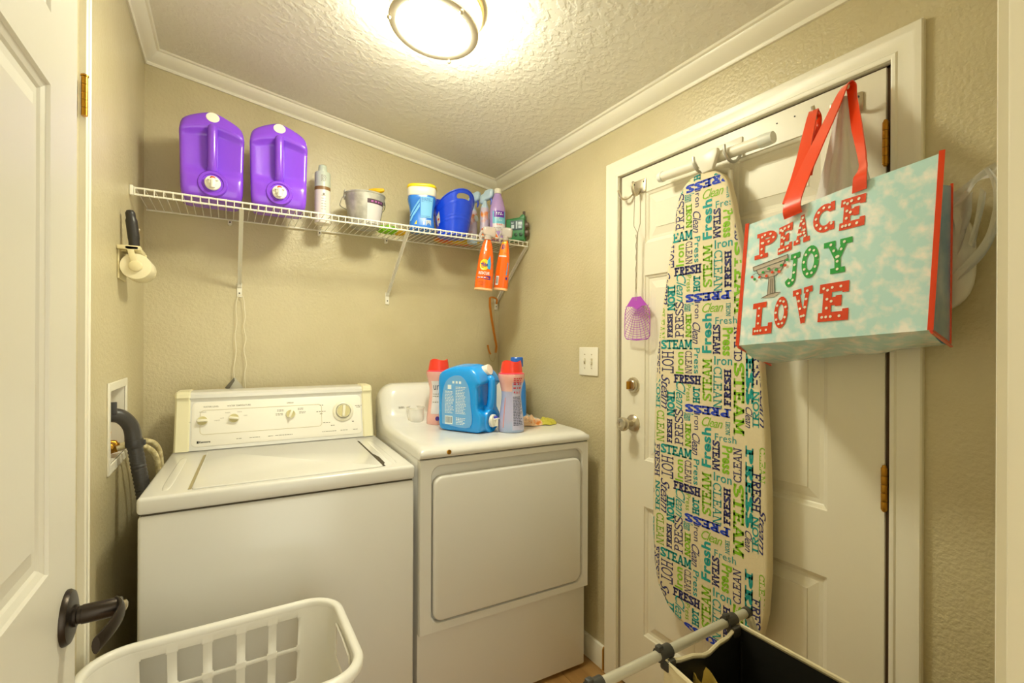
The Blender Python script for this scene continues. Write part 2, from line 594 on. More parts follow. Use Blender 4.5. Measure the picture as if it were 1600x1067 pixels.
# dead bolt and knob
def door_hw(y, z):
    return Matrix.Translation((XR + .004, y, z)) @ Matrix.Rotation(R(-90), 4, 'Y')
bm = NB()
lathe(bm, [(.0315, 0), (.0315, .004), (.028, .010), (.021, .012), (.021, .016), (.019, .018)], 28, M=door_hw(1.328, 1.2))
db = obj('deadbolt', bm, M_NICKEL, d2)
bm = NB(); box(bm, (XR - .034, 1.325, 1.185), (XR - .012, 1.331, 1.216), .002); o = obj('thumb_turn', bm, M_BRASS, db); o['label'] = 'brass thumb turn'
bm = NB()
lathe(bm, [(.033, 0), (.033, .005), (.027, .012), (.014, .015), (.012, .03), (.014, .036), (.022, .042), (.0265, .052), (.0265, .062), (.022, .068), (.010, .070), (.010, .067)], 28, M=door_hw(1.328, 1.052))
o = obj('door_knob', bm, M_NICKEL, d2); o['label'] = 'round satin nickel knob'
bm = NB()
for y, z in ((.77, 2.0), (.72, 2.0), (1.06, 1.992), (1.02, 1.994)):
    lathe(bm, [(.0022, 0), (.0022, .001)], 8, M=door_hw(y, z))
obj('nail_hole', bm, M_BLACKP, d2)
# frame: jamb, weather strip, casing
bm = NB()
for a, b in ((DY0, .4935), (1.4055, DY1)):
    box(bm, (XR - .002, a, 0), (XR + .1, b, DZ1))
box(bm, (XR - .002, DY0, 2.0365), (XR + .1, DY1, DZ1))
obj('jamb', bm, M_TRIM, d2, angle=None)
bm = NB()
box(bm, (XR + .012, .4935, .0), (XR + .03, .5065, 2.036)); box(bm, (XR + .012, 1.3955, 0), (XR + .03, 1.4055, 2.036)); box(bm, (XR + .012, .4935, 2.0295), (XR + .03, 1.4055, 2.0365))
box(bm, (XR + .045, .49, 0), (XR + .05, 1.41, 2.04))
o = obj('weather_strip', bm, M_BROWN, d2, angle=None); o['label'] = 'brown weather strip'
bm = NB()
CAS = [(0, 0), (0, .009), (.004, .011), (.010, .0125), (.014, .0095), (.018, .0105), (.042, .0125), (.050, .016), (.060, .016), (.063, .013), (.063, 0)]
bm = NB()
yi0, yi1, zi = .492, 1.407, 2.037
loft(bm, [[(XR - q, yi1 + p, 0) for p, q in CAS], [(XR - q, yi1 + p, zi + p) for p, q in CAS], [(XR - q, yi0 - p, zi + p) for p, q in CAS], [(XR - q, yi0 - p, 0) for p, q in CAS]])
struct(obj('trim_4', bm, M_TRIM, angle=25), 'white mitred casing around the six panel door', 'door casing')

# left door leaf swung into the room
d1 = sroot('door_1', 'white panel door standing open at the left edge with a dark lever', 'door')
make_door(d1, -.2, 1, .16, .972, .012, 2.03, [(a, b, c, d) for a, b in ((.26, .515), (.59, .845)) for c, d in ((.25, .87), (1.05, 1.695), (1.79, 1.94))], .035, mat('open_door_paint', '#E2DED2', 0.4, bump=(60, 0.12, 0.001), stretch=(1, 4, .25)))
LH = Matrix.Translation((-.2, .922, .955)) @ Matrix.Rotation(R(90), 4, 'Y')
bm = NB(); lathe(bm, [(.0385, 0), (.0385, .003), (.036, .007), (.030, .009), (.016, .010)], 32, M=LH); obj('lever_rose', bm, M_BRONZE, d1)
bm = NB()
lathe(bm, [(.0155, .009), (.0155, .013), (.0125, .014), (.0125, .018), (.0135, .0185), (.0135, .062), (.012, .064)], 24, M=LH)
sp = spline([(-.143, .926, .957), (-.137, .914, .957), (-.134, .898, .956), (-.137, .876, .953), (-.144, .856, .948), (-.152, .842, .943)], 5)
rings = []
for i, p in enumerate(sp):
    t = i / (len(sp) - 1)
    hz, hx = .0135 - .0015 * t, .0055 - .001 * t
    rings.append([(p.x + hx * math.cos(a), p.y, p.z + hz * math.sin(a)) for a in [2 * math.pi * k / 14 for k in range(14)]])
loft(bm, rings)
lv = obj('lever_handle', bm, M_BRONZE, d1); lv['label'] = 'dark bronze lever'
bm = NB(); lathe(bm, [(.0075, .061), (.0075, .069), (.004, .071), (.0, .071)], 16, M=LH); obj('lock_button', bm, M_NICKEL, lv)
bm = NB(); lathe(bm, [(.029, 0), (.029, .004), (.024, .011), (.012, .012)], 28, M=Matrix.Translation((-.2, .922, .815)) @ Matrix.Rotation(R(90), 4, 'Y')); obj('lock_rose', bm, M_BRONZE, d1)
# casing strip with a hinge on the left wall beyond the leaf
bm = NB()
loft(bm, [[(XL + q, 1.484 - p, z) for p, q in CAS] for z in (0, 2.3)])
t7 = struct(obj('trim_7', bm, M_TRIM, angle=25), 'narrow white casing strip on the left wall beside the open door', 'door casing')
bm = NB()
for k in range(5):
    lathe(bm, [(.006, 1.866 + k * .0176), (.006, 1.866 + k * .0176 + .0168)], 12, M=Matrix.Translation((XL + .014, 1.402, 0)))
lathe(bm, [(.0075, 1.954), (.0075, 1.957), (.003, 1.96)], 12, M=Matrix.Translation((XL + .014, 1.402, 0)))
box(bm, (XL + .009, 1.402, 1.868), (XL + .0125, 1.416, 1.952))
o = obj('hinge', bm, M_BRASS, t7); o['label'] = 'brass hinge leaf'

# ------------------------------------------------------------------ ceiling lamp
LX, LY = .556, 1.372
lamp = thing('ceiling_lamp', 'round flush ceiling lamp with a bright white diffuser in a nickel ring', 'lamp', (LX, LY, ceil_z(LX)), rot=(0, math.atan(.1512), 0))
bm = NB(); lathe(bm, [(.143, 0), (.147, -.004), (.147, -.020), (.143, -.024), (.128, -.024)], 56); obj('base_pan', bm, M_BRASSY, lamp)
M_DRUM = mat('lit_glass_side', '#FFF6DE', .4, emit=(LAMP_COL, LAMP_STRENGTH * .7))
M_DIFF = mat('lit_glass', '#FFFFFF', .4, emit=(LAMP_COL, LAMP_STRENGTH))
bm = NB(); lathe(bm, [(.126, -.023), (.126, -.075), (.124, -.080)], 56, cap0=False, cap1=False); obj('glass_drum', bm, M_DRUM, lamp)
bm = NB(); lathe(bm, [(.114, -.0845), (.095, -.090), (.06, -.094), (.02, -.095), (.0, -.095)], 48, cap0=False); obj('diffuser', bm, M_DIFF, lamp)
bm = NB()
lathe(bm, [(.133, -.070), (.138, -.073), (.139, -.083), (.136, -.087), (.118, -.088), (.112, -.084), (.112, -.079), (.130, -.071)], 56, cap0=False, cap1=False)
M_RING = mat('lamp_ring_nickel', '#DAD0BC', .35, .5)
obj('ring', bm, M_RING, lamp)
for a in (-75, 45, 165):
    bm = NB(); lathe(bm, [(.003, -.080), (.006, -.0885), (.0065, -.094), (.004, -.098), (0, -.099)], 14, M=Matrix.Translation((.135 * math.cos(R(a)), .135 * math.sin(R(a)), 0)))
    obj('finial', bm, M_NICKEL, lamp)

# ------------------------------------------------------------------ washer and dryer (both turned 2.5 degrees)
MA = R(2.5)
MC = Vector((1.29, 1.511, 0)); MW = Vector((math.cos(MA), -math.sin(MA), 0)); MD = Vector((math.sin(MA), math.cos(MA), 0))
def mpos(w, d=0, z=0):
    return MC + MW * w + MD * d + Vector((0, 0, z))

WW = .757
washer = thing('washing_machine', 'white top loading washing machine with a four knob control console', 'washing machine', mpos(-1.497), -MA)
bm = NB(); box(bm, (.002, .004, .02), (WW - .002, .655, .892), .010, 3); obj('cabinet', bm, M_APPL, washer)
bm = NB(); box(bm, (.008, .012, .885), (WW - .008, .65, .905)); obj('seam', bm, M_GROOVE, washer, angle=None)
for x in (.05, WW - .05):
    for y in (.06, .6):
        bm = NB(); lathe(bm, [(.018, 0), (.018, .012), (.008, .014), (.008, .022)], 12, M=Matrix.Translation((x, y, 0))); obj('foot', bm, M_BLACKP, washer)
bm = NB()
box(bm, (0, 0, .897), (WW, .66, .944), .011, 4)
for sx in (.055, WW - .055):      # embossed ridges at both sides of the lid
    sbox(bm, 4, 4, lambda p: (sx + p.x * .012, .27 + p.y * .22, .9435 + p.z * .0018))
obj('top_panel', bm, M_APPL, washer, 50)
bm = NB()
prism(bm, rrect(.535, .525, .012, 4, .3875, .287), .9435, .9485, bevel=.0022)
obj('lid', bm, M_APPL, washer)
for x, fl in ((.1145, 0), (.6605, 1)):
    bm = NB()
    box(bm, (x - .004, .035, .9438), (x + .004, .50, .9452))
    if fl:
        prism(bm, [(x - .004, .04), (x + .012, .08), (x + .014, .17), (x + .002, .25), (x - .004, .25)], .9438, .9453)
    o = obj('lid_groove', bm, M_GROOVE if fl else mat('lid_groove_shade', '#A89C74', .7), washer, angle=None)
# console
def con_d(z):
    return .588 + (z - .945) * .26
CPROF = [(.588, .946), (con_d(1.0), 1.0), (con_d(1.06), 1.06), (con_d(1.128), 1.128), (.634, 1.135), (.628, 1.143), (.630, 1.156), (.640, 1.164), (.66, 1.167), (.735, 1.167), (.735, .946)]
bm = NB(); loft(bm, [[(x, d, z) for d, z in CPROF] for x in (.05, WW - .05)])
con = obj('console', bm, M_APPL, washer, 25)
for s, (xa, xb) in enumerate(((.008, .058), (WW - .058, WW - .012))):
    bm = NB()
    ep = [(d - (.005 if i < 9 else 0), z + (.003 if 3 < i < 10 else 0)) for i, (d, z) in enumerate(CPROF)]
    e0, e1 = [(d + .008, z) for d, z in ep], ep
    x0, x1 = (xa, xb)
    loft(bm, [[(x0, d + (.006 if i < 8 else 0), z - (.004 if 5 < i < 10 else 0)) for i, (d, z) in enumerate(ep)], [(x0 + .006, d, z) for d, z in ep], [(x1 - .006, d, z) for d, z in ep], [(x1, d + (.006 if i < 8 else 0), z - (.004 if 5 < i < 10 else 0)) for i, (d, z) in enumerate(ep)]])
    o = obj('console_end_cap', bm, M_ALMOND, washer, 30); o['label'] = 'yellowed almond plastic end cap'
# frame of the console face: x along, v up the slope
tilt = math.atan(.26)
CF = Matrix.Translation((0, .588, .945)) @ Matrix.Rotation(-tilt, 4, 'X') @ FRONT
bm = NB()
prism(bm, rrect(WW - .125, .172, .018, 5, WW / 2, .101), .0005, .0025, CF, bevel=.001)
M_PANEL = mat('console_face', '#F7F3E9', .3)
obj('control_panel', bm, M_PANEL, washer)
M_EDGE = mat('console_inlay_edge', '#CFC6A4', .5)
bm = NB()
for pts in (rrect(.44, .094, .014, 5, .31, .107), ):
    pp = [(x, y, .0028) for x, y in pts]
    tube(bm, [CF @ Vector(p) for p in pp], .0009, 5, closed=True)
obj('inlay_line', bm, M_EDGE, washer)
bm = NB()
def ct(s, x, v, h, wdt, wt=.0):
    word(bm, s, 'sans', wt, x, v, wdt, h)
ct('WATER LEVEL', .125, .167, .006, .052, .01)
ct('WATER TEMPERATURE', .22, .167, .006, .082, .01)
ct('MEDIUM', .098, .147, .004, .022); ct('SMALL', .052, .111, .004, .018); ct('LARGE', .146, .112, .004, .018)
ct('WARM', .181, .140, .004, .016); ct('COLD', .222, .141, .004, .016); ct('HOT', .163, .119, .004, .012); ct('COLD', .243, .125, .004, .013)
ct('SPEED', .407, .167, .006, .026, .01)
for x, y in ((.372, .138), (.366, .122), (.45, .140), (.455, .125)):
    lines2(bm, x - .014, x + .014, [y, y - .005], .0022, 0, random)
for x, y, w in ((.53, .148, .014), (.53, .121, .042), (.53, .111, .014), (.55, .072, .03), (.575, .058, .018), (.685, .138, .03), (.685, .131, .018), (.66, .069, .012)):
    lines2(bm, x - w / 2, x + w / 2, [y], .003, 0, random)
for x, w in ((.225, .026), (.28, .045), (.335, .022), (.39, .08), (.56, .06), (.62, .03), (.67, .026)):
    lines2(bm, x - w / 2, x + w / 2, [.033 + x * .002], .0022, 0, random)
place(bm, CF @ Matrix.Translation((0, 0, .003)))
printed('lettering', bm, [M_PRINT], washer)
bm = NB(); word(bm, 'Kenmore', 'sans', .03, .107, .032, .036, .008); rect2(bm, .081, .027, .0875, .0365)
place(bm, CF @ Matrix.Translation((0, 0, .003))); o = printed('brand_name', bm, [M_BLACKP], washer); o['label'] = 'black maker name at the lower left of the console'
M_KNOB = mat('knob_cream', '#F4EFDB', .3); M_KNOBI = mat('knob_tan', '#D8CE9C', .35)
def knob(x, v, r, ang, big=False):
    T = CF @ Matrix.Translation((x, v, .003))
    bm = NB()
    if big:
        lathe(bm, [(r * 1.5, 0), (r * 1.5, .004), (r * 1.35, .008), (r * 1.12, .009), (r * 1.12, .004)], 40, M=T, cap1=False)
        lathe(bm, [(r, .004), (r, .016), (r * .92, .019), (r * .86, .017), (0.0, .017)], 32, mi=lambda i, j: 1 if i >= 2 else 0, M=T, cap0=False)
        t2 = T @ Matrix.Rotation(R(ang), 4, 'Z')
        box(bm, (-r * .2, -r * .85, .015), (r * .2, r * .85, .027), .003, 2, 0, t2)
    else:
        lathe(bm, [(r, 0), (r, .005), (r * .9, .009), (r * .82, .008), (0, .008)], 28, mi=lambda i, j: 1 if i >= 2 else 0, M=T)
        t2 = T @ Matrix.Rotation(R(ang), 4, 'Z')
        box(bm, (-r * .26, -r * .9, .004), (r * .26, r * .9, .021), .003, 2, 0, t2)
    return obj('dial' if big else 'knob', bm, [M_KNOB, M_KNOBI], washer)
knob(.098, .113, .0185, 90); knob(.203, .116, .0185, 80); knob(.408, .119, .0185, -20); knob(.618, .118, .029, -6, True)

# dryer
DW = .725
dryer = thing('dryer', 'white front loading clothes dryer beside the washing machine with bottles on its top', 'dryer', mpos(-.725), -MA)
bm = NB(); box(bm, (0, .024, .016), (DW, .66, .958), .006, 2)
def rim(bm, outer, inner, y0, y1):
    """plate with a rounded opening"""
    x0, x1, z0, z1 = outer
    cx, cz = (x0 + x1) / 2, (z0 + z1) / 2
    out = []
    for x, z in inner:
        dx, dz = x - cx, z - cz
        s = min((((x1 if dx > 0 else x0) - cx) / dx) if abs(dx) > 1e-6 else 1e9, (((z1 if dz > 0 else z0) - cz) / dz) if abs(dz) > 1e-6 else 1e9)
        out.append((cx + dx * s, cz + dz * s))
    loft(bm, [[(x, y1, z) for x, z in out], [(x, y0 + .006, z) for x, z in out], [(cx + (x - cx) * .992, y0, cz + (z - cz) * .996) for x, z in out], [(x, y0, z) for x, z in [(cx + (a - cx) * 1.012, cz + (b - cz) * 1.012) for a, b in inner]], [(x, y0 + .006, z) for x, z in inner], [(x, y1, z) for x, z in inner]], 0, False, False)
rim(bm, (0, DW, .016, .956), rrect(.646, .548, .035, 8, .3685, .655), 0, .026)
obj('cabinet', bm, M_APPL, dryer, 30)
for x in (.05, DW - .05):
    for y in (.08, .6):
        bm = NB(); lathe(bm, [(.018, 0), (.018, .012), (.008, .013), (.008, .018)], 12, M=Matrix.Translation((x, y, 0))); obj('foot', bm, M_BLACKP, dryer)
bm = NB()
prism(bm, rrect(.637, .508, .036, 8, .3685, .640), -.026, .004, FRONT, bevel=.009, seg=3)
for v in bm.verts:
    pass
o = obj('door', bm, M_APPL, dryer, 50)
bm = NB()
DP = [(.006, .958), (-.003, .962), (-.006, .972), (-.002, .984), (.012, .994), (.04, .999), (.10, 1.001), (.30, 1.002), (.40, 1.003), (.46, 1.008), (.50, 1.022), (.525, 1.05), (.545, 1.10), (.56, 1.14), (.575, 1.160), (.60, 1.172), (.65, 1.174), (.668, 1.165), (.668, .958)]
st = [0, .002, .006, .012, .02, .03, .045, .065, .09, .13]
st = st + [DW / 2] + [DW - s for s in reversed(st)]
rings = []
for x in st:
    e = min(x, DW - x)
    r1, r2 = .022, .075
    q = []
    for d, z in DP:
        rr = r1 + (r2 - r1) * max(0, min(1, (z - 1.0) / .15))
        drop = 0
        if e < rr and z > .985:
            drop = (rr - math.sqrt(max(0, rr * rr - (rr - e) ** 2))) * (1 if z > 1.05 else .9)
        zz = max(.960 if z > .962 else z, z - drop)
        dd = d
        if .45 < d < .6 and z > 1.0:
            dd = d + .02 * max(0, 1 - e / .05) ** 2
        q.append((x, dd, zz))
    rings.append(q)
loft(bm, rings)
obj('top_and_console', bm, M_APPL, dryer, 60)
bm = NB(); box(bm, (.004, .006, .9545), (DW - .004, .655, .9605)); obj('seam', bm, M_GROOVE, dryer, angle=None)
bm = NB(); lathe(bm, [(.0085, 0), (.0085, .002), (.0055, .003), (.002, .0025), (0, .0025)], 20, M=Matrix.Translation((.105, -.0045, .977)) @ FRONT)
o = obj('badge', bm, M_BRASS, dryer); o['label'] = 'small round brass coloured badge'
bm = NB(); lines2(bm, -.014, .014, [.0, -.005], .0022, 0, random)
place(bm, Matrix.Translation((.085, .532, 1.073)) @ Matrix.Rotation(R(-20), 4, 'X') @ FRONT); printed('lettering', bm, [M_PRINT], dryer)

# ------------------------------------------------------------------ washer outlet box with hoses
M_HOSEB = mat('drain_hose_grey', '#3A3735', .45, bump=(8, .3), stretch=(1, 1, 40))
M_BRAID = mat('braided_hose', '#DCCFA2', .5, bump=(120, .6), vary=('#B8A878', 60, .4, .6))
obx = thing('washer_outlet_box', 'white recessed washer outlet box in the left wall with valves', 'outlet box', (XL, 1.872, .985))
def L_(x, y, z):
    return (x - XL, y - 1.872, z - .985)
bm = NB()
for a, b in (((1.727, .977), (1.752, 1.241)), ((1.992, .977), (2.017, 1.241)), ((1.752, 1.216), (1.992, 1.241)), ((1.752, .977), (1.992, 1.005))):
    box(bm, L_(XL, a[0], a[1]), L_(XL + .005, b[0], b[1]), .0015, 1)
obj('face_frame', bm, M_WHITEP, obx)
bm = NB()
box(bm, L_(XL - .095, 1.752, 1.005), L_(XL - .088, 1.992, 1.216)); box(bm, L_(XL - .09, 1.748, 1.005), L_(XL, 1.753, 1.216)); box(bm, L_(XL - .09, 1.991, 1.005), L_(XL, 1.996, 1.216))
box(bm, L_(XL - .09, 1.752, 1.002), L_(XL, 1.992, 1.007)); box(bm, L_(XL - .09, 1.752, 1.214), L_(XL, 1.992, 1.219))
obj('recess', bm, M_WHITEP, obx, angle=None)
for y, c in ((1.90, '#D8521E'), (1.955, '#D9A51E')):
    bm = NB(); tube(bm, [L_(XL - .05, y, 1.008), L_(XL - .05, y, 1.06)], .010, 10); tube(bm, [L_(XL - .05, y, 1.04), L_(XL - .018, y, 1.035), L_(XL - .012, y, 1.02)], .009, 10)
    vb = obj('valve', bm, M_BRASS, obx)
    bm = NB(); box(bm, L_(XL - .065, y - .02, 1.062), L_(XL - .03, y + .02, 1.072), .003); obj('valve_handle', bm, mat('valve_' + c[1:], c, .4), vb)
hose = thing('drain_hose', 'thick dark grey drain hose bending from the outlet box down behind the washer', 'hose', (XL, 1.84, .88))
def H_(x, y, z):
    return (x - XL, y - 1.84, z - .88)
bm = NB()
tube(bm, [H_(*p) for p in spline([(XL - .05, 1.80, 1.08), (XL - .045, 1.805, 1.115), (XL - .02, 1.812, 1.140), (XL + .015, 1.825, 1.135), (XL + .038, 1.84, 1.10), (XL + .045, 1.845, 1.05)], 6)], .021, 14)
box(bm, H_(XL - .015, 1.79, 1.145), H_(XL + .012, 1.797, 1.182), .002)
obj('elbow', bm, mat('elbow_grey', '#423F3C', .4), hose)
bm = NB()
sp = spline([(XL + .045, 1.845, 1.055), (XL + .056, 1.842, .98), (XL + .070, 1.83, .90), (XL + .080, 1.82, .83)], 14)
tube(bm, [H_(*p) for p in sp], [.0195 + (.0012 if i % 2 else -.0008) for i in range(len(sp))], 14); obj('hose_tube', bm, M_HOSEB, hose)
bm = NB(); lathe(bm, [(.0225, -.012), (.0235, -.01), (.0235, .01), (.0225, .012)], 18, M=Matrix.Translation(H_(XL + .046, 1.845, 1.048))); box(bm, H_(XL + .064, 1.838, 1.040), H_(XL + .074, 1.852, 1.056), .002); obj('hose_clamp', bm, M_HOSEB, hose)
for i, (dy, y) in enumerate(((0, 1.90), (.05, 1.955))):
    so = thing('supply_hose', ('cream braided supply hose arching from the outlet box, the nearer one' if i == 0 else 'cream braided supply hose arching from the outlet box, the one nearer the back wall'), 'hose', (XL, y, 1.02), group='washer supply hoses')
    bm = NB()
    pts = [(XL - .012, y, 1.022), (XL + .02, y + .005, 1.03), (XL + .06, y + .03 + dy * .4, 1.02 + dy * .1), (XL + .085, y + .06 + dy * .4, .985 + dy * .2), (XL + .093, y + .075 + dy * .4, .93), (XL + .094, y + .08 + dy * .4, .84)]
    tube(bm, [(a - XL, b - y, c - 1.02) for a, b, c in spline(pts, 7)], .0085, 10); obj('hose_tube', bm, M_BRAID, so)
    bm = NB(); tube(bm, [(-.024, 0, .0), (-.004, .001, .006)], .011, 6); obj('hose_nut', bm, M_BRASS, so)

# ------------------------------------------------------------------ wire shelf
SY, SZ = 2.068, 1.897
shelf = thing('wire_shelf', 'white wire shelf on the back wall carrying jugs, buckets and bottles', 'shelf', (0, YB, SZ))
x0, x1 = -.281, 1.346
RAILS = [(SY, -.0035, .0036), (SY, -.026, .0036), (YB - .012, -.0035, .0034)]
for y, z, r in RAILS:
    bm = NB(); tube(bm, [(x0 - (0 if y > 2.2 else .002), y - YB, z), (x1, y - YB, z)], r, 8); obj('rail', bm, M_WIRE, shelf)
bm = NB(); tube(bm, [(0, -.010, -.0012), (0, SY - YB - .002, -.0012), (0, SY - YB - .0045, -.004), (0, SY - YB - .0045, -.03)], .0016, 6)
cw = None
n = 60
for i in range(n + 1):
    x = x0 + .006 + (x1 - x0 - .012) * i / n
    if cw is None:
        cw = obj('cross_wire', bm, M_WIRE, shelf); cw.location.x = x
    else:
        c = cw.copy(); COL.objects.link(c); c.location.x = x
for i, x in enumerate((.045, .700, 1.338)):
    bm = NB()
    fx = x
    a, b = Vector((x, SY - YB + .004, -.028)), Vector((fx, -.006, 1.605 - SZ))
    dv = (b - a).normalized(); nv = Vector((1, 0, 0)); bn = dv.cross(nv)
    pr = [(-.0075, .004), (-.0075, -.004), (-.006, -.0045), (.006, -.0045), (.0075, -.004), (.0075, .004), (.006, .004), (.005, -.0025), (-.005, -.0025), (-.006, .004)]
    loft(bm, [[a + nv * u + bn * v for u, v in pr], [b + nv * u + bn * v for u, v in pr]])
    br = obj('support_brace', bm, M_WIRE, shelf, 30)
    bm = NB()
    box(bm, (fx - .010, -.006, 1.560 - SZ), (fx + .010, 0, 1.622 - SZ), .002)
    lathe(bm, [(.0095, -.008), (.0095, .008)], 14, M=Matrix.Translation((fx, -.008, 1.612 - SZ)) @ Matrix.Rotation(R(90), 4, 'Y'))
    ft = obj('brace_foot', bm, M_WIRE, br)
    bm = NB(); lathe(bm, [(.003, 0), (.003, .001)], 10, M=Matrix.Translation((fx, -.0062, 1.578 - SZ)) @ FRONT); obj('screw', bm, M_BLACKP, br)
for x in (.008, .372, .69, 1.235):
    bm = NB()
    box(bm, (x - .008, -.022, -.026), (x + .008, 0, -.006), .003); lathe(bm, [(.0085, 0), (.0085, .012)], 14, M=Matrix.Translation((x, -.001, -.02)) @ FRONT)
    w = obj('wall_clip', bm, M_WHITEP, shelf)
    bm = NB(); lathe(bm, [(.0032, 0), (.0032, .001)], 10, M=Matrix.Translation((x, -.0225, -.016)) @ FRONT); obj('screw', bm, M_BLACKP, w)
bm = NB(); box(bm, (x0 - .008, SY - YB - .008, -.03), (x0 + .002, SY - YB + .012, .004), .002); obj('end_bracket', bm, M_WIRE, shelf)

# ------------------------------------------------------------------ jugs
M_PURP = mat('purple_plastic', '#8A48E8', .26, coat=.3)
M_BLUEJ = mat('blue_plastic', '#109DFA', .22, coat=.4)
M_TAP = mat('tap_white', '#F4F0E4', .35)
M_REDB = mat('red_button', '#E2472A', .4)
M_BLUEB = mat('blue_button', '#2E3DBE', .4)
M_LABELB = mat('jug_label_blue', '#6FB0EE', .4)
M_WPRINT = mat('white_print', '#EAF4FA', .5)

def jug(name, label, loc, rz, W, D, H, m, button, arch, shoulder=False, group=None):
    t = thing(name, label, 'jug', loc, rz, group)
    bm = NB()
    def f(p):
        x, y, z = p.x, p.y, p.z
        zz = .5 + .5 * z
        X, Y, Z = x * W / 2, y * D / 2, zz * H
        if z > 0:
            Z -= H * arch * abs(x) ** 1.45 * z
            if shoulder:
                Z -= H * .20 * max(0, -y - .3) ** 2 * z
                Z -= H * .10 * max(0, y) ** 2 * z
        X *= 1 - .06 * (1 - zz) - .05 * max(0, zz - .8) / .2
        if y < 0:
            w = min(1, max(0, (-y - .35) / .5))
            s = lambda a, b, v: max(0, min(1, (v - a) / (b - a)))
            sm = lambda u: u * u * (3 - 2 * u)
            rec = sm(s(.24, .36, zz)) * (1 - sm(s(.74, .80, zz)))
            edge = 1 - .55 * abs(x) ** 3
            Y += w * (.105 * D + .0) * rec * edge * 1.25
            Y += w * .42 * H * .62 * max(0, zz - .79)
            Y += w * .02 * D * (1 - sm(s(0, .12, zz)))
        return (X, Y, Z)
    sbox(bm, 12, 26, f)
    obj('body', bm, m, t, 60)
    yf = -D / 2
    bm = NB()
    r = .0165
    pts = spline([(0, yf + .035, .80 * H), (0, yf + .006, .785 * H), (0, yf - .002, .74 * H), (0, yf - .001, .55 * H), (0, yf + .004, .40 * H), (0, yf + .016, .335 * H), (0, yf + .045, .315 * H)], 5)
    tube(bm, pts, [r * (1.15 if i < 4 or i > len(pts) - 8 else 1) for i in range(len(pts))], 12)
    obj('handle', bm, m, t)
    CM = Matrix.Translation((0, yf + (.034 if not shoulder else .030), H * .895)) @ Matrix.Rotation(R(72), 4, 'X')
    bm = NB(); lathe(bm, [(.0225, -.012), (.0225, .021), (.021, .0235), (.012, .024), (0, .024)], 28, M=CM); c = obj('cap', bm, M_TAP, t); c['label'] = 'white screw cap'
    BM = Matrix.Translation((0, yf + .005, H * .165)) @ FRONT
    bm = NB(); lathe(bm, [(.050, -.02), (.049, .004), (.045, .010), (.036, .010), (.034, .006), (0, .006)], 36, M=BM); obj('tap_boss', bm, m, t)
    bm = NB(); lathe(bm, [(.026, .009), (.026, .018), (.023, .021), (.012, .022), (.012, .032), (0, .032)], 28, M=BM)
    lathe(bm, [(.0085, -.022), (.0085, .010), (.006, .012)], 16, M=BM @ Matrix.Translation((0, .002, .030)) @ Matrix.Rotation(R(-90), 4, 'X'))
    box(bm, (-.017, .006, .022), (.017, .011, .036), .002, 2, 0, BM)
    tp = obj('tap', bm, M_TAP, t); tp['label'] = 'white dispensing tap'
    bm = NB(); lathe(bm, [(.0085, .010), (.0085, .017), (.006, .020), (0, .020)], 16, M=BM @ Matrix.Translation((0, 0, .028)) @ Matrix.Rotation(R(-90), 4, 'X')); b = obj('tap_button', bm, button, tp)
    b['label'] = 'coloured push button'
    return t

G = 'purple detergent jugs'
jug('detergent_jug', 'big purple jug with white tap at the left end of the wire shelf', (-.052, 2.175, SZ), R(2), .212, .185, .336, M_PURP, M_REDB, .135, group=G)
jug('detergent_jug', 'big purple jug with white tap standing next to the aerosol can', (.180, 2.168, SZ), R(-3), .212, .185, .347, M_PURP, M_REDB, .135, group=G)
DZ = 1.002
bj = jug('detergent_jug', 'bright blue jug with white tap and label in front of the dryer console', (.868, 1.775, DZ), R(29), .165, .215, .275, M_BLUEJ, M_BLUEB, .05, True)
# its label on the left flank (local -X)
bm = NB()
yy = lambda p: p
lab = [(-.085, .03), (.062, .025), (.066, .12), (.055, .185), (.02, .225), (-.03, .225), (-.07, .195), (-.088, .12)]
lab2 = [(p.x, p.y) for p in spline([(a, b, 0) for a, b in lab + lab[:1]], 5)][:-1]
JL = Matrix.Translation((-.0808, 0, 0)) @ Matrix.Scale(.93, 4, (0, 1, 0)) @ LEFTF
prism(bm, lab2, 0, .0012, JL)
jl = obj('label', bm, M_LABELB, bj, 30); jl['label'] = 'pale blue printed back label'
bm = NB()
lines2(bm, -.07, -.02, [.075 + k * .0062 for k in range(15)], .0028, 0, random)
lines2(bm, -.012, .045, [.075 + k * .0062 for k in range(18)], .0028, 0, random)
lines2(bm, -.01, .04, [.032 + k * .006 for k in range(5)], .003, 0, random)
for x in (-.03, -.012, .006):
    rect2(bm, x, .196, x + .011, .206)
rect2(bm, -.055, .172, -.035, .190)
barcode2(bm, -.07, .03, .042, .034, 0, 1)
place(bm, JL @ Matrix.Translation((0, 0, .0016))); printed('lettering', bm, [M_WPRINT, mat('barcode_grey', '#6D7C90', .5)], jl)

# ------------------------------------------------------------------ other things on the shelf
can = thing('aerosol_can', 'slim white aerosol can with a pale grey green top on the wire shelf', 'spray can', (.366, 2.262, SZ))
bm = NB()
r = .0335
mi = lambda i, j: 0 if i < 5 else (1 if i < 6 else 2)
lathe(bm, [(r - .003, 0), (r, .003), (r, .05), (r, .10), (r, .14), (r + .0002, .148), (r + .0002, .163), (r, .20), (r, .226), (r - .002, .230), (r - .012, .233), (r - .012, .236)], 28, mi=mi)
obj('body', bm, [mat('can_white', '#EFE7DC', .3, coat=.2), mat('can_brown_band', '#8E6A3C', .4), mat('can_grey_green', '#CBD3C4', .35)], can)
bm = NB(); lathe(bm, [(.019, .233), (.019, .246), (.0165, .262), (.010, .266), (0, .266)], 20); box(bm, (-.004, -.020, .246), (.004, -.012, .254), .001); obj('spray_cap', bm, mat('cap_grey_green', '#C3CEBF', .4), can)
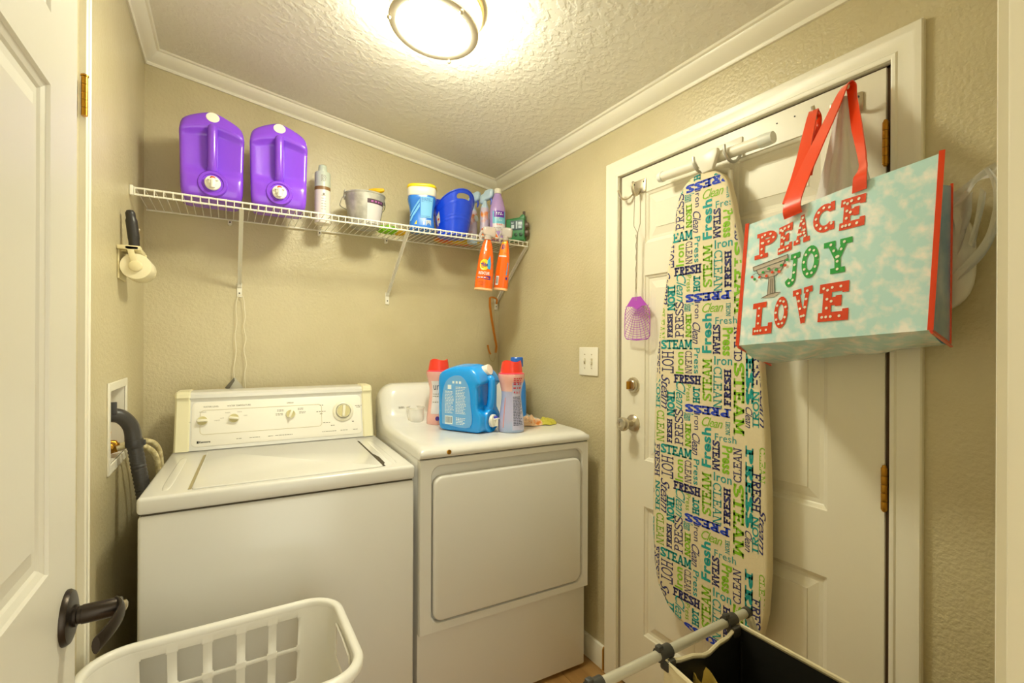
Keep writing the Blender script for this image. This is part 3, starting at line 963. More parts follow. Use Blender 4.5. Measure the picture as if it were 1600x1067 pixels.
bm = NB(); lines2(bm, -.012, .012, [.185 + k * .005 for k in range(6)], .0025, 0, random); lines2(bm, -.01, .01, [.06 + k * .012 for k in range(6)], .002, 0, random); rect2(bm, -.004, .122, .004, .132)
for v in bm.verts:
    x = v.co.x; v.co = Vector(((r + .0006) * math.sin(x / r), -(r + .0006) * math.cos(x / r), v.co.y))
printed('lettering', bm, [M_PRINT], can)

bk = thing('metal_bucket', 'small galvanised metal bucket with a white label on the wire shelf', 'bucket', (.546, 2.232, SZ))
bm = NB()
prof = [(.060, .004), (.063, 0), (.066, .004), (.091, .142), (.0935, .144), (.0945, .148), (.0925, .151), (.090, .149), (.0885, .142), (.0645, .008), (0, .008)]
lathe(bm, [(0, .004)] + prof, 40, cap0=False, cap1=False); obj('body', bm, M_STEEL, bk, 30)
for s in (-1, 1):
    bm = NB(); lathe(bm, [(.014, 0), (.014, .002), (.004, .004)], 14, M=Matrix.Translation((s * .0905, 0, .132)) @ Matrix.Rotation(R(90 * s), 4, 'Y')); box(bm, (s * .0905 - .002, -.012, .132), (s * .0905 + .002, .012, .162), .0015); obj('ear', bm, M_STEEL, bk)
bm = NB(); tube(bm, spline([(-.094, 0, .136), (-.102, .03, .115), (-.090, .062, .10), (0, .098, .088), (.090, .062, .10), (.102, .03, .115), (.094, 0, .136)], 6), .002, 6); obj('bail_handle', bm, M_STEEL, bk)
def bwrap(a0, a1, z0, z1, off=.0008, n=8):
    v = []
    for z in (z0, z1):
        rr = .066 + (z - .004) / .138 * .025 + off
        v.append([(rr * math.sin(R(a0 + (a1 - a0) * k / n)), -rr * math.cos(R(a0 + (a1 - a0) * k / n)), z) for k in range(n + 1)])
    return v
bm = NB(); loft(bm, bwrap(-6, 58, .012, .112), 0, False, False, False); l = obj('label', bm, mat('bucket_label', '#DCD6D6', .35), bk); l['label'] = 'pale label with a dark purple band'
bm = NB(); loft(bm, bwrap(-6, 58, .097, .116, .0012), 0, False, False, False); obj('label_band', bm, mat('bucket_band', '#5A4652', .4), l)
bm = NB(); lines2(bm, -.015, .05, [.0], .008, 0, random)
for v in bm.verts:
    a = R(26) + (v.co.x - .018) / .088; rr = .0885; v.co = Vector((rr * math.sin(a), -rr * math.cos(a), .102 + v.co.y))
printed('lettering', bm, [mat('purple_print', '#B765B0', .5)], l)
gl = tag(obj('rubber_glove', (lambda b: (tube(b, spline([(.015, .01, -.10), (.02, .01, -.02), (.035, -.005, .02), (.062, -.03, .022), (.082, -.045, .026)], 5), [.02] * 6 + [.017] * 5 + [.013] * 5 + [.011, .010, .009, .008, .004], 12), b)[1])(NB()), mat('yellow_rubber', '#EDBB1E', .5), loc=(.540, 2.225, SZ + .150)), 'yellow rubber glove finger poking out of the galvanised bucket', 'glove')

sp_ = thing('scrub_mitt', 'bright green and yellow chenille scrub mitt lying behind the wire shelf brace', 'mitt', (.685, 2.285, SZ))
def fuzzy(cx, rx, ry, rz, seed):
    b = NB()
    bmesh.ops.create_icosphere(b, subdivisions=4, radius=1)
    for v in b.verts:
        d = noise.cell(v.co * 4.2 + Vector((seed, 0, 0))) * .10 + noise.noise(v.co * 6 + Vector((seed, 1, 2))) * .12
        v.co = Vector((cx + v.co.x * rx * (1 + d), v.co.y * ry * (1 + d), max(.001, rz + v.co.z * rz * (1 + d))))
    return b
obj('green_side', fuzzy(-.015, .060, .045, .019, 1), mat('chenille_green', '#86C417', .8), sp_); obj('yellow_side', fuzzy(.048, .034, .040, .016, 5), mat('chenille_yellow', '#E6B92A', .8), sp_)

M_TUBB = mat('tub_blue', '#2F7CE0', .25, coat=.3)
tub = thing('powder_tub', 'blue powder tub with a white lid topped in yellow on the wire shelf', 'tub', (.800, 2.165, SZ), R(-22))
def sqring(w, z, e=3.2, n=48):
    o = []
    for k in range(n):
        a = 2 * math.pi * k / n
        c, s = math.cos(a), math.sin(a)
        rr = (abs(c) ** e + abs(s) ** e) ** (-1 / e)
        o.append((w * rr * c, w * rr * s, z))
    return o
bm = NB(); loft(bm, [sqring(w, z) for w, z in ((.056, 0), (.060, .004), (.060, .02), (.057, .05), (.056, .08), (.059, .11), (.065, .135), (.067, .150), (.066, .160), (.060, .162))]); obj('body', bm, M_TUBB, tub, 50)
bm = NB(); loft(bm, [sqring(w, z) for w, z in ((.060, .158), (.066, .159), (.069, .163), (.069, .196), (.067, .200))], 0, True, True); obj('lid', bm, M_WHITEP, tub, 50)
bm = NB(); loft(bm, [sqring(w, z) for w, z in ((.0675, .198), (.070, .200), (.0705, .208), (.068, .213), (.060, .214))]); o = obj('lid_rim', bm, mat('lid_yellow', '#F2D41C', .35), tub, 50); o['label'] = 'yellow lid top'
def tubwrap(bm, off=.0008):
    for v in bm.verts:
        a = v.co.x / .064 - math.pi / 2
        z = v.co.y
        w = .0575 if z < .085 else .0575 + (z - .085) * .16
        rr = (abs(math.cos(a)) ** 3.2 + abs(math.sin(a)) ** 3.2) ** (-1 / 3.2) * w + off + .0006 + v.co.z
        v.co = Vector((rr * math.cos(a), rr * math.sin(a), z))
bm = NB()
for k in range(8):
    rect2(bm, -.004 + k * .0065, .055, .0025 + k * .0065, .150, 0)
tubwrap(bm, .001); lb = printed('label_panel', bm, [mat('tub_label_cyan', '#7CC0F2', .35)], tub)
bm = NB(); lines2(bm, .0, .045, [.06 + k * .0055 for k in range(16)], .0024, 0, random); barcode2(bm, .022, .018, .022, .026, 2, 3)
rect2(bm, .008, .022, .015, .036, 2)
tubwrap(bm, .0022); printed('lettering', bm, [mat('tub_print', '#2C6FC4', .5), M_WPRINT, mat('tub_white', '#F2F2EE', .5), mat('barcode_grey', '#6D7C90', .5)], lb)
bm = NB(); poly2(bm, [(-.042, .012), (-.022, .012), (-.022, .042)], 0)
poly2(bm, [(-.062, .040), (-.050, .040), (-.008, .105), (-.008, .122)], 1); poly2(bm, [(-.060, .064), (-.052, .064), (-.008, .128), (-.008, .140)], 1)
bmesh.ops.subdivide_edges(bm, edges=bm.edges[:], cuts=4)
tubwrap(bm, .0016); printed('label_art', bm, [mat('lid_yellow', '#F2D41C', .35), mat('tub_swoosh', '#7EC4F6', .3)], tub)

# blue oval tub with hand holes
M_ROYAL = mat('royal_blue_plastic', '#1447E6', .28, coat=.2)
bt = thing('plastic_tub', 'royal blue plastic tub with a hand hole and fruit sticker on the wire shelf', 'bucket', (.972, 2.190, SZ), R(-2))
bm = NB()
NA, NV = 120, 44
HA = R(-80)
def tubp(a, v, inset=0.0):
    hd = math.cos(a - HA)
    top = .136 + .078 * max(0, abs(hd) - .08) ** 1.2 / .92 ** 1.2
    z = v * top
    f = v
    rx, ry = .070 + .040 * (z / .2), .076 + .036 * (z / .2)
    rib = .0015 if (.36 < v < .40 or .44 < v < .47 or .74 < v < .77) else 0
    ca, sa = math.cos(a - HA), math.sin(a - HA)
    x, y = (rx + rib - inset) * ca, (ry + rib - inset) * sa
    c, s = math.cos(HA), math.sin(HA)
    return Vector((x * c - y * s, x * s + y * c, z))
vg = [[bm.verts.new(tubp(2 * math.pi * i / NA, j / NV)) for i in range(NA)] for j in range(NV + 1)]
def hole_xy(i, j):
    a = (2 * math.pi * i / NA - HA + math.pi) % (2 * math.pi) - math.pi
    return Vector((a * .105, (j / NV - .855) * .21))
def pill(p):
    c = Vector((max(-.026, min(.026, p.x)), 0))
    return (p - c).length - .0125, c
cut = set()
for j in range(NV):
    for i in range(NA):
        if pill(hole_xy(i + .5, j + .5))[0] < 0:
            cut.add((i, j))
            continue
        bm.faces.new((vg[j][i], vg[j][(i + 1) % NA], vg[j + 1][(i + 1) % NA], vg[j + 1][i]))
for j in range(1, NV):
    for i in range(NA):
        near = [(i, j), ((i - 1) % NA, j), (i, j - 1), ((i - 1) % NA, j - 1)]
        k = sum(q in cut for q in near)
        if 0 < k < 4:
            p = hole_xy(i, j)
            d, c = pill(p)
            n_ = (p - c).normalized()
            q = c + n_ * .0125
            vg[j][i].co = tubp(HA + q.x / .105, .855 + q.y / .21)
for row in vg:
    for v in row:
        if not v.link_faces:
            bm.verts.remove(v)
bm.faces.new(list(reversed(vg[0])))
o = obj('body', bm, M_ROYAL, bt, 60)
md = o.modifiers.new('wall', 'SOLIDIFY'); md.thickness = .003; md.offset = -1
bm = NB(); tube(bm, [tubp(2 * math.pi * i / NA, 1.0) for i in range(NA)], .0035, 8, closed=True); obj('rim', bm, M_ROYAL, bt)
bm = NB()
a0 = R(-170)
g = [[tubp(a0 + k * .035, .30 + j * .07 + k * .012, -.0012) for k in range(9)] for j in range(6)]
loft(bm, g, 0, False, False, False); st_ = obj('sticker', bm, mat('sticker_cream', '#EDE6CC', .4, vary=('#E39A6A', 40, .5, .62)), bt); st_['label'] = 'square cream sticker with a red fruit'
bm = NB(); poly2(bm, arc(.0, .0, .009, .007, 0, 330, 12)); 
for v in bm.verts:
    q = tubp(a0 + .16 + v.co.x * 9, .52 + v.co.y * 5, -.002); v.co = q
printed('sticker_print', bm, [M_REDB], st_)

# pouch lying under, wedge of packaging
def pouch(nm, label, cat, loc, rz, w, d, h, m):
    b = NB(); sbox(b, 3.5, 8, lambda p: (p.x * w / 2, p.y * d / 2, h / 2 + p.z * h / 2 * (1 - .5 * abs(p.x) ** 3) + .003 * noise.noise(p * 3)))
    return tag(obj(nm, b, m, loc=loc, rot=(0, 0, rz)), label, cat)
M_POUCH = mat('pouch_print', '#E5641E', .35, vary=('#E8C22A', 9, .45, .55))
pouch('foil_pouch', 'orange and yellow pouch lying flat on the shelf behind the royal blue tub', 'pouch', (1.06, 2.33, SZ), R(-4), .26, .085, .03, M_POUCH)
ow = thing('detergent_pack', 'small orange pack with numbers behind the hanging orange spray bottles', 'packet', (1.145, 2.108, SZ), R(-15))
bm = NB(); prism(bm, [(-.045, 0), (.045, 0), (.018, .05), (-.045, .05)], -.014, .014, FRONT, bevel=.004); obj('body', bm, mat('pack_orange', '#F47A14', .35), ow)
bm = NB(); word(bm, '11', 'sans', .02, .0, .018, .014, .016, fit=False); place(bm, Matrix.Translation((0, -.0146, 0)) @ FRONT); printed('lettering', bm, [mat('print_purple', '#4A2A8E', .5)], ow)
bm = NB(); poly2(bm, [(.043, .002), (.046, .002), (.020, .05), (.016, .05)]); place(bm, Matrix.Translation((-.003, -.0146, 0)) @ FRONT); printed('stripe', bm, [M_WPRINT], ow)

# air freshener spray bottles
M_ICE = mat('ice_blue_plastic', '#BFD9EE', .3)
M_FRESH = mat('freshener_label', '#D4C6DC', .3, vary=('#E98A2C', 16, .50, .60))
def freshener(loc, label, rz):
    t = thing('air_freshener', label, 'spray bottle', loc, rz, 'air fresheners')
    b = NB(); lathe(b, [(.028, 0), (.031, .004), (.031, .03), (.029, .10), (.030, .15), (.027, .175), (.017, .195), (.014, .205), (.014, .215)], 28, mi=lambda i, j: 1 if 1 < i < 5 else 0, sy=.8); obj('body', b, [M_ICE, M_FRESH], t)
    b = NB(); sbox(b, 4, 6, lambda p: (p.x * .017, -.012 + p.y * .038, .243 + p.z * .026 + .010 * p.y * -1 - (.012 if p.y > .3 else 0))); obj('spray_head', b, M_ICE, t)
    b = NB(); tube(b, [(0, -.034, .228), (0, -.040, .21), (0, -.034, .192)], [.006, .006, .004], 8); obj('trigger', b, mat('trigger_blue', '#3C56C8', .35), t)
    b = NB(); poly2(b, arc(0, 0, .018, .017, 0, 345, 16)); place(b, Matrix.Translation((0, -.0262, .135)) @ FRONT); printed('label_disc', b, [mat('disc_pale', '#DDE8EC', .4)], t)
freshener((1.158, 2.195, SZ), 'pale blue topped freshener spray bottle standing beside the lavender bottle', R(38))
freshener((1.125, 2.275, SZ), 'pale blue topped freshener spray bottle half hidden by the royal blue tub', R(25))

lav = thing('cleaner_bottle', 'lavender cleaner bottle with a white cap in the corner of the shelf', 'bottle', (1.206, 2.142, SZ), R(-12))
M_LAV = mat('lavender_liquid', '#B99ADB', .25, coat=.3)
bm = NB(); lathe(bm, [(.038, 0), (.042, .004), (.042, .06), (.042, .15), (.040, .170), (.028, .215), (.019, .240), (.0175, .248)], 32, sy=.75); obj('body', bm, M_LAV, lav)
bm = NB(); lathe(bm, [(.019, .246), (.0195, .249), (.0195, .268), (.0175, .271), (0, .271)], 24); obj('cap', bm, M_WHITEP, lav)
bm = NB()
def lw(bm, off):
    for v in bm.verts:
        a = v.co.x / .040; v.co = Vector(((.042 + off + v.co.z) * math.sin(a), -(.0315 + off + v.co.z) * math.cos(a), v.co.y))
for k in range(10):
    xa, xb = -.036 + k * .0072, -.036 + (k + 1) * .0072
    rect2(bm, xa, .045, xb, .085, 1); rect2(bm, xa, .085, xb, .118, 2); rect2(bm, xa, .118, xb, .15, 3 if 0 < k < 9 else 2)
lw(bm, .0008); lb = printed('label', bm, [M_WPRINT, mat('lav_white', '#E9E3EC', .4), mat('lav_cyan', '#79C5E2', .35), mat('lav_purple', '#6A27B0', .35)], lav)
bm = NB(); word(bm, 'WET', 'sans', .03, -.010, .112, .020, .010); lines2(bm, -.018, .018, [.130, .138], .005, 0, random); lines2(bm, -.014, .016, [.10], .003, 0, random)
word(bm, 'fresh', 'sans', .01, 0, .080, .03, .009, 0, 1); lines2(bm, -.028, .028, [.055, .062, .048], .0022, 2, random)
lw(bm, .0020); printed('lettering', bm, [M_WPRINT, M_REDB, M_PRINT], lb)

radio = thing('portable_radio', 'green portable radio with a grey screen and two dark knobs in the corner', 'radio', (1.293, 2.098, SZ), R(-46))
radio.scale = (1.1, 1.0, 1.08)
M_GRN = mat('radio_green', '#2F7A45', .4); M_DK = mat('radio_dark', '#5A4C40', .45)
bm = NB()
box(bm, (-.045, -.024, .0), (.045, .024, .105), .006, 3)
obj('case', bm, M_GRN, radio)
bm = NB(); prism(bm, [(-.045, .10), (.045, .10), (.045, .122), (.03, .126), (.018, .112), (-.045, .106)], -.018, .018, FRONT, bevel=.003); obj('carry_handle', bm, M_GRN, radio)
bm = NB(); tube(bm, [(.036, .008, .115), (.036, .008, .145)], .006, 10); obj('antenna_base', bm, M_DK, radio)
bm = NB(); box(bm, (-.022, -.0262, .050), (.036, -.0235, .096), .001); sc_ = obj('screen', bm, mat('screen_grey', '#4E6169', .25), radio)
bm = NB(); rect2(bm, -.018, .058, -.004, .075); rect2(bm, .004, .056, .011, .092); rect2(bm, .016, .058, .032, .070); rect2(bm, .016, .076, .032, .088); lines2(bm, -.018, -.003, [.08, .086], .003, 0, random); place(bm, Matrix.Translation((0, -.0268, 0)) @ FRONT); printed('display', bm, [mat('lcd_pale', '#B9CBD2', .4)], sc_)
for x in (-.020, .004, .028):
    bm = NB(); lathe(bm, [(.0085, 0), (.0085, .003), (.006, .004), (0, .004)], 14, M=Matrix.Translation((x, -.024, .028)) @ FRONT); obj('button', bm, mat('button_dark_green', '#1F4A2C', .45), radio)
bm = NB(); box(bm, (.0445, -.019, .02), (.0475, .019, .098), .001); sp2 = obj('side_panel', bm, M_DK, radio)
for z in (.04, .076):
    bm = NB(); lathe(bm, [(.015, 0), (.0155, .004), (.013, .014), (0, .014)], 18, M=Matrix.Translation((.047, 0, z)) @ Matrix.Rotation(R(90), 4, 'Y')); obj('knob', bm, mat('knob_brown', '#6B5A4C', .4), sp2)

# ------------------------------------------------------------------ orange spray bottles hanging by their triggers
M_OR = mat('orange_plastic', '#F4680E', .25, coat=.4)
M_CLR = mat('clear_trigger', '#D3C8C0', .25, alpha=.72)
def sprayer(loc, rz, label, tilt, sale):
    t = thing('spray_bottle', label, 'spray bottle', loc, group='orange spray bottles hanging from the shelf', rot=(0, tilt, rz))
    b = NB(); prof = [(.036, -.002), (.043, .002), (.044, .02), (.043, .06), (.040, .10), (.038, .125), (.036, .15), (.031, .185), (.023, .222), (.0165, .238), (.0155, .245)]
    lathe(b, prof, 36, sy=.62); obj('body', b, M_OR, t)
    b = NB(); lathe(b, [(.0435, -.003), (.0445, 0), (.0445, .005), (.044, .006)], 36, sy=.62); obj('base_rim', b, mat('pale_orange', '#F6C48E', .4), t)
    b = NB(); lathe(b, [(.0175, .243), (.0175, .262), (.015, .265)], 24); obj('collar', b, M_CLR, t)
    b = NB(); sbox(b, 4, 6, lambda p: (p.x * .033 + .004, p.y * .014, .286 + p.z * .021 - (.006 * (p.x + 1) if p.z < 0 else 0))); lathe(b, [(.012, .262), (.010, .275)], 16); obj('spray_head', b, M_CLR, t)
    b = NB(); tube(b, [(-.030, 0, .285), (-.040, 0, .262), (-.036, 0, .235)], [.007, .006, .004], 8); obj('trigger', b, M_CLR, t)
    def rad(z):
        for (r0, z0), (r1, z1) in zip(prof, prof[1:]):
            if z0 <= z <= z1:
                return r0 + (r1 - r0) * (z - z0) / (z1 - z0)
        return .036
    def wrap(bm, off):
        for v in bm.verts:
            rr = rad(v.co.y)
            a = v.co.x / .040
            v.co = Vector(((rr + off + v.co.z) * math.sin(a), -((rr * .62) + off + v.co.z) * math.cos(a), v.co.y))
    b = NB()
    if not sale:
        poly2(b, arc(-.008, .118, .0235, .027, 0, 348, 24), 0)
        poly2(b, [(.008, .10), (.024, .098), (.026, .125), (.020, .165), (.013, .150), (.006, .14)], 2)
        poly2(b, [(-.036, .050), (.026, .047), (.026, .066), (-.036, .058)], 1)
    else:
        poly2(b, [(.030, .07), (.037, .07), (.045, .13), (.040, .135)], 2); rect2(b, .030, .048, .042, .062, 1)
        for k in range(8):
            rect2(b, -.030 + k * .007, .165, -.023 + k * .007, .228, 4); rect2(b, -.030 + k * .007, .228, -.023 + k * .007, .243, 0); rect2(b, -.030 + k * .007, .160, -.023 + k * .007, .166, 3)
    bmesh.ops.triangulate(b, faces=b.faces[:]); bmesh.ops.subdivide_edges(b, edges=b.edges[:], cuts=2); wrap(b, .0012)
    lb = printed('label', b, [mat('lid_yellow', '#F2D41C', .35), mat('print_purple', '#4A2A8E', .5), mat('label_sky', '#2BA3E0', .35), M_WPRINT, mat('tag_orange', '#F78E1E', .4)], t)
    b = NB()
    if not sale:
        word(b, 'Tide', 'sans', .03, -.008, .118, .034, .017, 8, 0)
        word(b, 'RESCUE', 'sans', .02, -.006, .077, .050, .014, 0, 1)
        lines2(b, -.032, .012, [.054], .004, 1, random); lines2(b, -.03, .01, [.035, .028, .02], .0018, 2, random)
        rect2(b, -.012, .186, -.002, .196, 1); lines2(b, -.018, -.008, [.176, .17], .003, 1, random)
    else:
        word(b, '$3', 'sans', .03, -.006, .208, .024, .026, 0, 0); lines2(b, .008, .024, [.205, .212, .176], .004, 2, random); lines2(b, -.02, .018, [.234], .005, 0, random)
        barcode2(b, -.024, .02, .017, .044, 1, 3)
    wrap(b, .0026)
    printed('lettering', b, [mat('print_purple', '#4A2A8E', .5), M_WPRINT, mat('fine_print', '#C24E08', .5), M_PRINT], lb)
    return t
sprayer((1.060, 2.022, 1.622), R(-22), 'orange spray bottle with a round yellow logo hung by its trigger from the shelf', R(5), False)
sprayer((1.160, 2.030, 1.630), R(-46), 'orange spray bottle with a three dollar sale tag hung by its trigger from the shelf', R(6), True).scale = (.84, .9, 1)

# ------------------------------------------------------------------ things on the dryer
cup = thing('measuring_cup', 'small clear plastic measuring cup on the dryer beside the blue jug', 'cup', (.726, 2.035, DZ))
M_CLEAR = mat('clear_plastic', '#FBF8F0', .12, alpha=.30)
bm = NB(); lathe(bm, [(.034, 0), (.036, .003), (.039, .07), (.0395, .072), (.038, .072), (.0345, .005), (0, .004)], 36, cap0=True, cap1=False); obj('body', bm, M_CLEAR, cup)
bm = NB(); lathe(bm, [(.0392, .066), (.0405, .067), (.0405, .073), (.038, .073)], 36, cap0=False, cap1=False); obj('rim', bm, mat('clear_rim', '#EFEADC', .2, alpha=.55), cup)
M_REDC = mat('red_cap', '#EE3B27', .3, coat=.2)
M_PINKB = mat('pink_beads', '#F0BFB8', .25, coat=.4, vary=('#E9A49A', 9, .4, .65))
M_LILB = mat('lilac_film', '#B7B6DD', .2, coat=.4, vary=('#A9BEE6', 6, .45, .6))
M_WLAB = mat('bead_label_white', '#E9E2E4', .3)
def beads(loc, rz, label, back):
    t = thing('scent_bead_bottle', label, 'bottle', loc, rz, 'scent bead bottles')
    prof = [(.050, 0), (.053, .004), (.053, .03), (.048, .07), (.0425, .11), (.040, .14), (.041, .165), (.046, .19), (.053, .215), (.055, .228), (.054, .234), (.050, .236)]
    b = NB(); lathe(b, prof, 40, sy=.80, mi=lambda i, j: 1 if (back and i < 6) else 0); obj('body', b, [M_PINKB, M_LILB], t, 50)
    b = NB(); lathe(b, [(.0515, .230), (.0525, .232), (.0525, .238), (.045, .240)], 36, sy=.82); obj('collar', b, mat('pink_collar', '#F0506E', .3), t)
    b = NB()
    n = 40
    rings = []
    for r0, z in ((.046, .238), (.045, .246), (.0415, .272), (.0385, .286), (.0365, .286), (.036, .26)):
        rings.append([(r0 * math.cos(2 * math.pi * k / n), .82 * r0 * math.sin(2 * math.pi * k / n), z + (.0035 * math.cos(2 * math.pi * k / n * 3) if z > .27 else 0)) for k in range(n)])
    loft(b, rings, 0, False, True); obj('cap', b, M_REDC, t, 40)
    def rad(z):
        for (r0, z0), (r1, z1) in zip(prof, prof[1:]):
            if z0 <= z <= z1:
                return r0 + (r1 - r0) * (z - z0) / (z1 - z0)
        return .05
    def wrap(bm, off):
        for v in bm.verts:
            rr = rad(v.co.y); a = v.co.x / .047
            v.co = Vector(((rr + off + v.co.z) * math.sin(a), -((rr * .8) + off + v.co.z) * math.cos(a), v.co.y))
    b = NB()
    if back:
        for k in range(6):
            for j in range(8):
                rect2(b, .002 + k * .009, .01 + j * .024, .002 + (k + 1) * .009, .01 + (j + 1) * .024, 0)
        for j in range(8):
            rect2(b, -.034, .02 + j * .015, -.031, .02 + (j + 1) * .015, 1)
    else:
        for k in range(8):
            for j in range(6):
                rect2(b, -.036 + k * .009, .05 + j * .024, -.036 + (k + 1) * .009, .05 + (j + 1) * .024, 2)
        poly2(b, [(-.04, .012), (.03, .012), (.0, .075), (-.01, .08)], 1); 
        bmesh.ops.triangulate(b, faces=[f for f in b.faces if len(f.verts) > 3 and f.material_index == 1])
    wrap(b, .0010)
    lb = printed('label', b, [mat('bead_label_lilac', '#C5C4E4', .3), mat('bead_coral', '#EE8E74', .35), M_WLAB], t)
    b = NB()
    if back:
        lines2(b, .006, .05, [.03 + k * .0062 for k in range(19)], .0026, 0, random); lines2(b, .006, .048, [.176, .192], .006, 1, random); lines2(b, .006, .048, [.20, .208, .216], .004, 1, random)
        word(b, '4 in 1', 'sans', .02, .024, .162, .032, .012, 0, 1)
    else:
        word(b, 'un', 'serif', .0, -.012, .165, .03, .02, 0, 0); lines2(b, -.03, .02, [.125, .135, .10], .003, 2, random); poly2(b, arc(-.006, .030, .008, .010, 0, 340, 10), 3)
    wrap(b, .0022)
    printed('lettering', b, [mat('print_navy', '#3A3F63', .5), mat('print_red', '#D6264C', .5), M_PRINT, mat('print_purple', '#4A2A8E', .5)], lb)
beads((.808, 1.965, DZ), R(-20), 'pink scent bead bottle with a red cap standing behind the blue jug', False)
beads((.998, 1.652, DZ), R(-28), 'lilac scent bead bottle with a red cap standing right of the blue jug', True)
sf = thing('softener_bottle', 'tall blue bottle with a blue screw cap in the back corner of the dryer', 'bottle', (1.222, 1.972, DZ), R(-30))
M_SB = mat('softener_blue', '#2C86DF', .28, coat=.3)
bm = NB(); lathe(bm, [(.042, 0), (.047, .004), (.048, .05), (.046, .12), (.044, .16), (.038, .19), (.026, .215), (.021, .222), (.021, .232), (.025, .234), (.025, .242), (.021, .244), (.021, .25)], 32, sy=.7); obj('body', bm, M_SB, sf)
bm = NB()
rings = [[((r * (1 + .02 * (k % 2))) * math.cos(2 * math.pi * k / 36), (r * (1 + .02 * (k % 2))) * math.sin(2 * math.pi * k / 36), z) for k in range(36)] for r, z in ((.030, .246), (.031, .250), (.0305, .288), (.028, .293))]
loft(bm, rings); obj('cap', bm, mat('cap_blue', '#2A6FD8', .3), sf, 20)

def cloth(nm, label, cat, loc, sx, sy, h, m, seed, rz=0.0):
    b = NB()
    n = 34
    vs = []
    for j in range(n + 1):
        for i in range(n + 1):
            u, v = i / n * 2 - 1, j / n * 2 - 1
            r2 = min(1, u * u + v * v)
            fall = (1 - r2) ** .6
            q = Vector((u * 2.0 + seed, v * 2.4, seed * .7))
            z = h * fall * (.5 + .6 * abs(noise.noise(q * 1.1)) * 1.5 + .12 * noise.noise(q * 2.3))
            x = u * sx * (1 + .15 * noise.noise(q)) * (1 - .08 * abs(v))
            y = v * sy * (1 + .18 * noise.noise(q + Vector((5, 5, 5))))
            k = max(abs(u), abs(v)); rr = math.sqrt(u * u + v * v)
            s = k / rr if rr > 1e-6 else 1
            vs.append(b.verts.new((x * s, y * s, max(.001, z))))
    for j in range(n):
        for i in range(n):
            b.faces.new((vs[j * (n + 1) + i], vs[j * (n + 1) + i + 1], vs[(j + 1) * (n + 1) + i + 1], vs[(j + 1) * (n + 1) + i]))
    o = obj(nm, b, m, loc=loc, rot=(0, 0, rz), angle=80)
    md = o.modifiers.new('thick', 'SOLIDIFY'); md.thickness = .002; md.offset = -1
    return tag(o, label, cat)
cloth('cloth', 'crumpled pink and orange patterned rag on the dryer beside the lilac bottle', 'cloth', (1.135, 1.745, DZ + .002), .070, .042, .040, mat('rag_pink', '#E9C39C', .8, vary=('#E3893C', 28, .58, .66), bump=(300, .3)), 3.1, R(-25))
cloth('cloth', 'crumpled yellow rag at the right rear edge of the dryer top', 'cloth', (1.222, 1.728, DZ + .002), .050, .040, .030, mat('rag_yellow', '#C8BE48', .8, bump=(300, .3)), 8.4, R(-30))

# ------------------------------------------------------------------ things hung on the left and back walls
lr = thing('lint_roller', 'cream lint roller with a black handle in a holder on the left wall', 'lint roller', (XL, 1.93, 1.60))
M_CRM = mat('cream_plastic', '#E6D9AC', .4)
bm = NB(); lathe(bm, [(.030, 0), (.039, .001), (.040, .004), (.040, .118), (.038, .121), (0, .121)], 32, M=Matrix.Translation((.046, -.075, -.005)) @ Matrix.Rotation(R(-90), 4, 'X')); obj('roller', bm, mat('roller_sheet', '#F1E7C4', .5), lr)
bm = NB()
MM = Matrix.Translation((.046, -.078, -.005)) @ Matrix.Rotation(R(-90), 4, 'X') @ Matrix.Scale(-1, 4, (0, 0, 1))
lathe(bm, [(.017, -.002), (.017, .004), (.014, .006)], 20, M=MM)
prism(bm, [(-.008, .0), (.009, .0), (-.006, -.056), (-.022, -.056)], .0, .004, MM, bevel=.001)
prism(bm, [(-.045, -.062), (-.005, -.062), (.012, -.062), (.012, -.050), (-.045, -.050)], -.03, .004, MM, bevel=.001)
box(bm, (.018, -.082, .043), (.056, .048, .058), .004); box(bm, (.05, .036, -.01), (.06, .046, .05), .003)
box(bm, (0, -.07, -.045), (.006, .04, .052), .003); box(bm, (.004, -.03, .044), (.03, .02, .054), .002)
obj('holder', bm, M_CRM, lr)
bm = NB(); tube(bm, spline([(.036, -.02, .055), (.034, -.022, .09), (.030, -.024, .13), (.026, -.026, .165), (.024, -.027, .178)], 5), [.0145] * 5 + [.0155] * 8 + [.013] * 4 + [.011, .010, .009, .005], 14); h = obj('handle', bm, mat('handle_black', '#2E2A26', .4), lr); h['label'] = 'black grip'
bm = NB(); lathe(bm, [(.005, 0), (.004, .003), (0, .003)], 12, M=Matrix.Translation((.047, -.022, .118)) @ Matrix.Rotation(R(90), 4, 'Y')); obj('rivet', bm, M_NICKEL, h)

cord = thing('hanging_cord', 'thin white cord looped over the shelf brace foot and hanging behind the washer', 'cord', (.045, YB - .012, 1.57))
for nm, pts in (('cord_strand', [(.0, -.012, .0), (-.009, -.008, -.02), (-.013, -.006, -.06), (-.010, -.006, -.12), (-.016, -.006, -.18), (-.012, -.006, -.25), (-.020, -.006, -.32), (-.018, -.006, -.37)]),
                ('cord_strand', [(.0, -.012, .0), (.014, -.009, -.01), (.020, -.008, -.06), (.022, -.008, -.10), (.017, -.008, -.14), (.025, -.008, -.19), (.018, -.008, -.24), (.027, -.008, -.30), (.021, -.008, -.35), (.024, -.008, -.42), (.022, -.008, -.50)])):
    bm = NB(); tube(bm, spline(pts, 6), .0017, 6); obj(nm, bm, mat('cord_white', '#F2EAD2', .6), cord)
pl = thing('metal_dustpan', 'grey metal dustpan corner hung on the white cord behind the washer console', 'dustpan', (.024, YB - .035, 1.148))
bm = NB()
prism(bm, [(-.055, -.02), (.005, .063), (.062, -.02), (.03, -.10), (-.03, -.10)], 0, .0016, Matrix.Translation((0, -.006, 0)) @ FRONT)
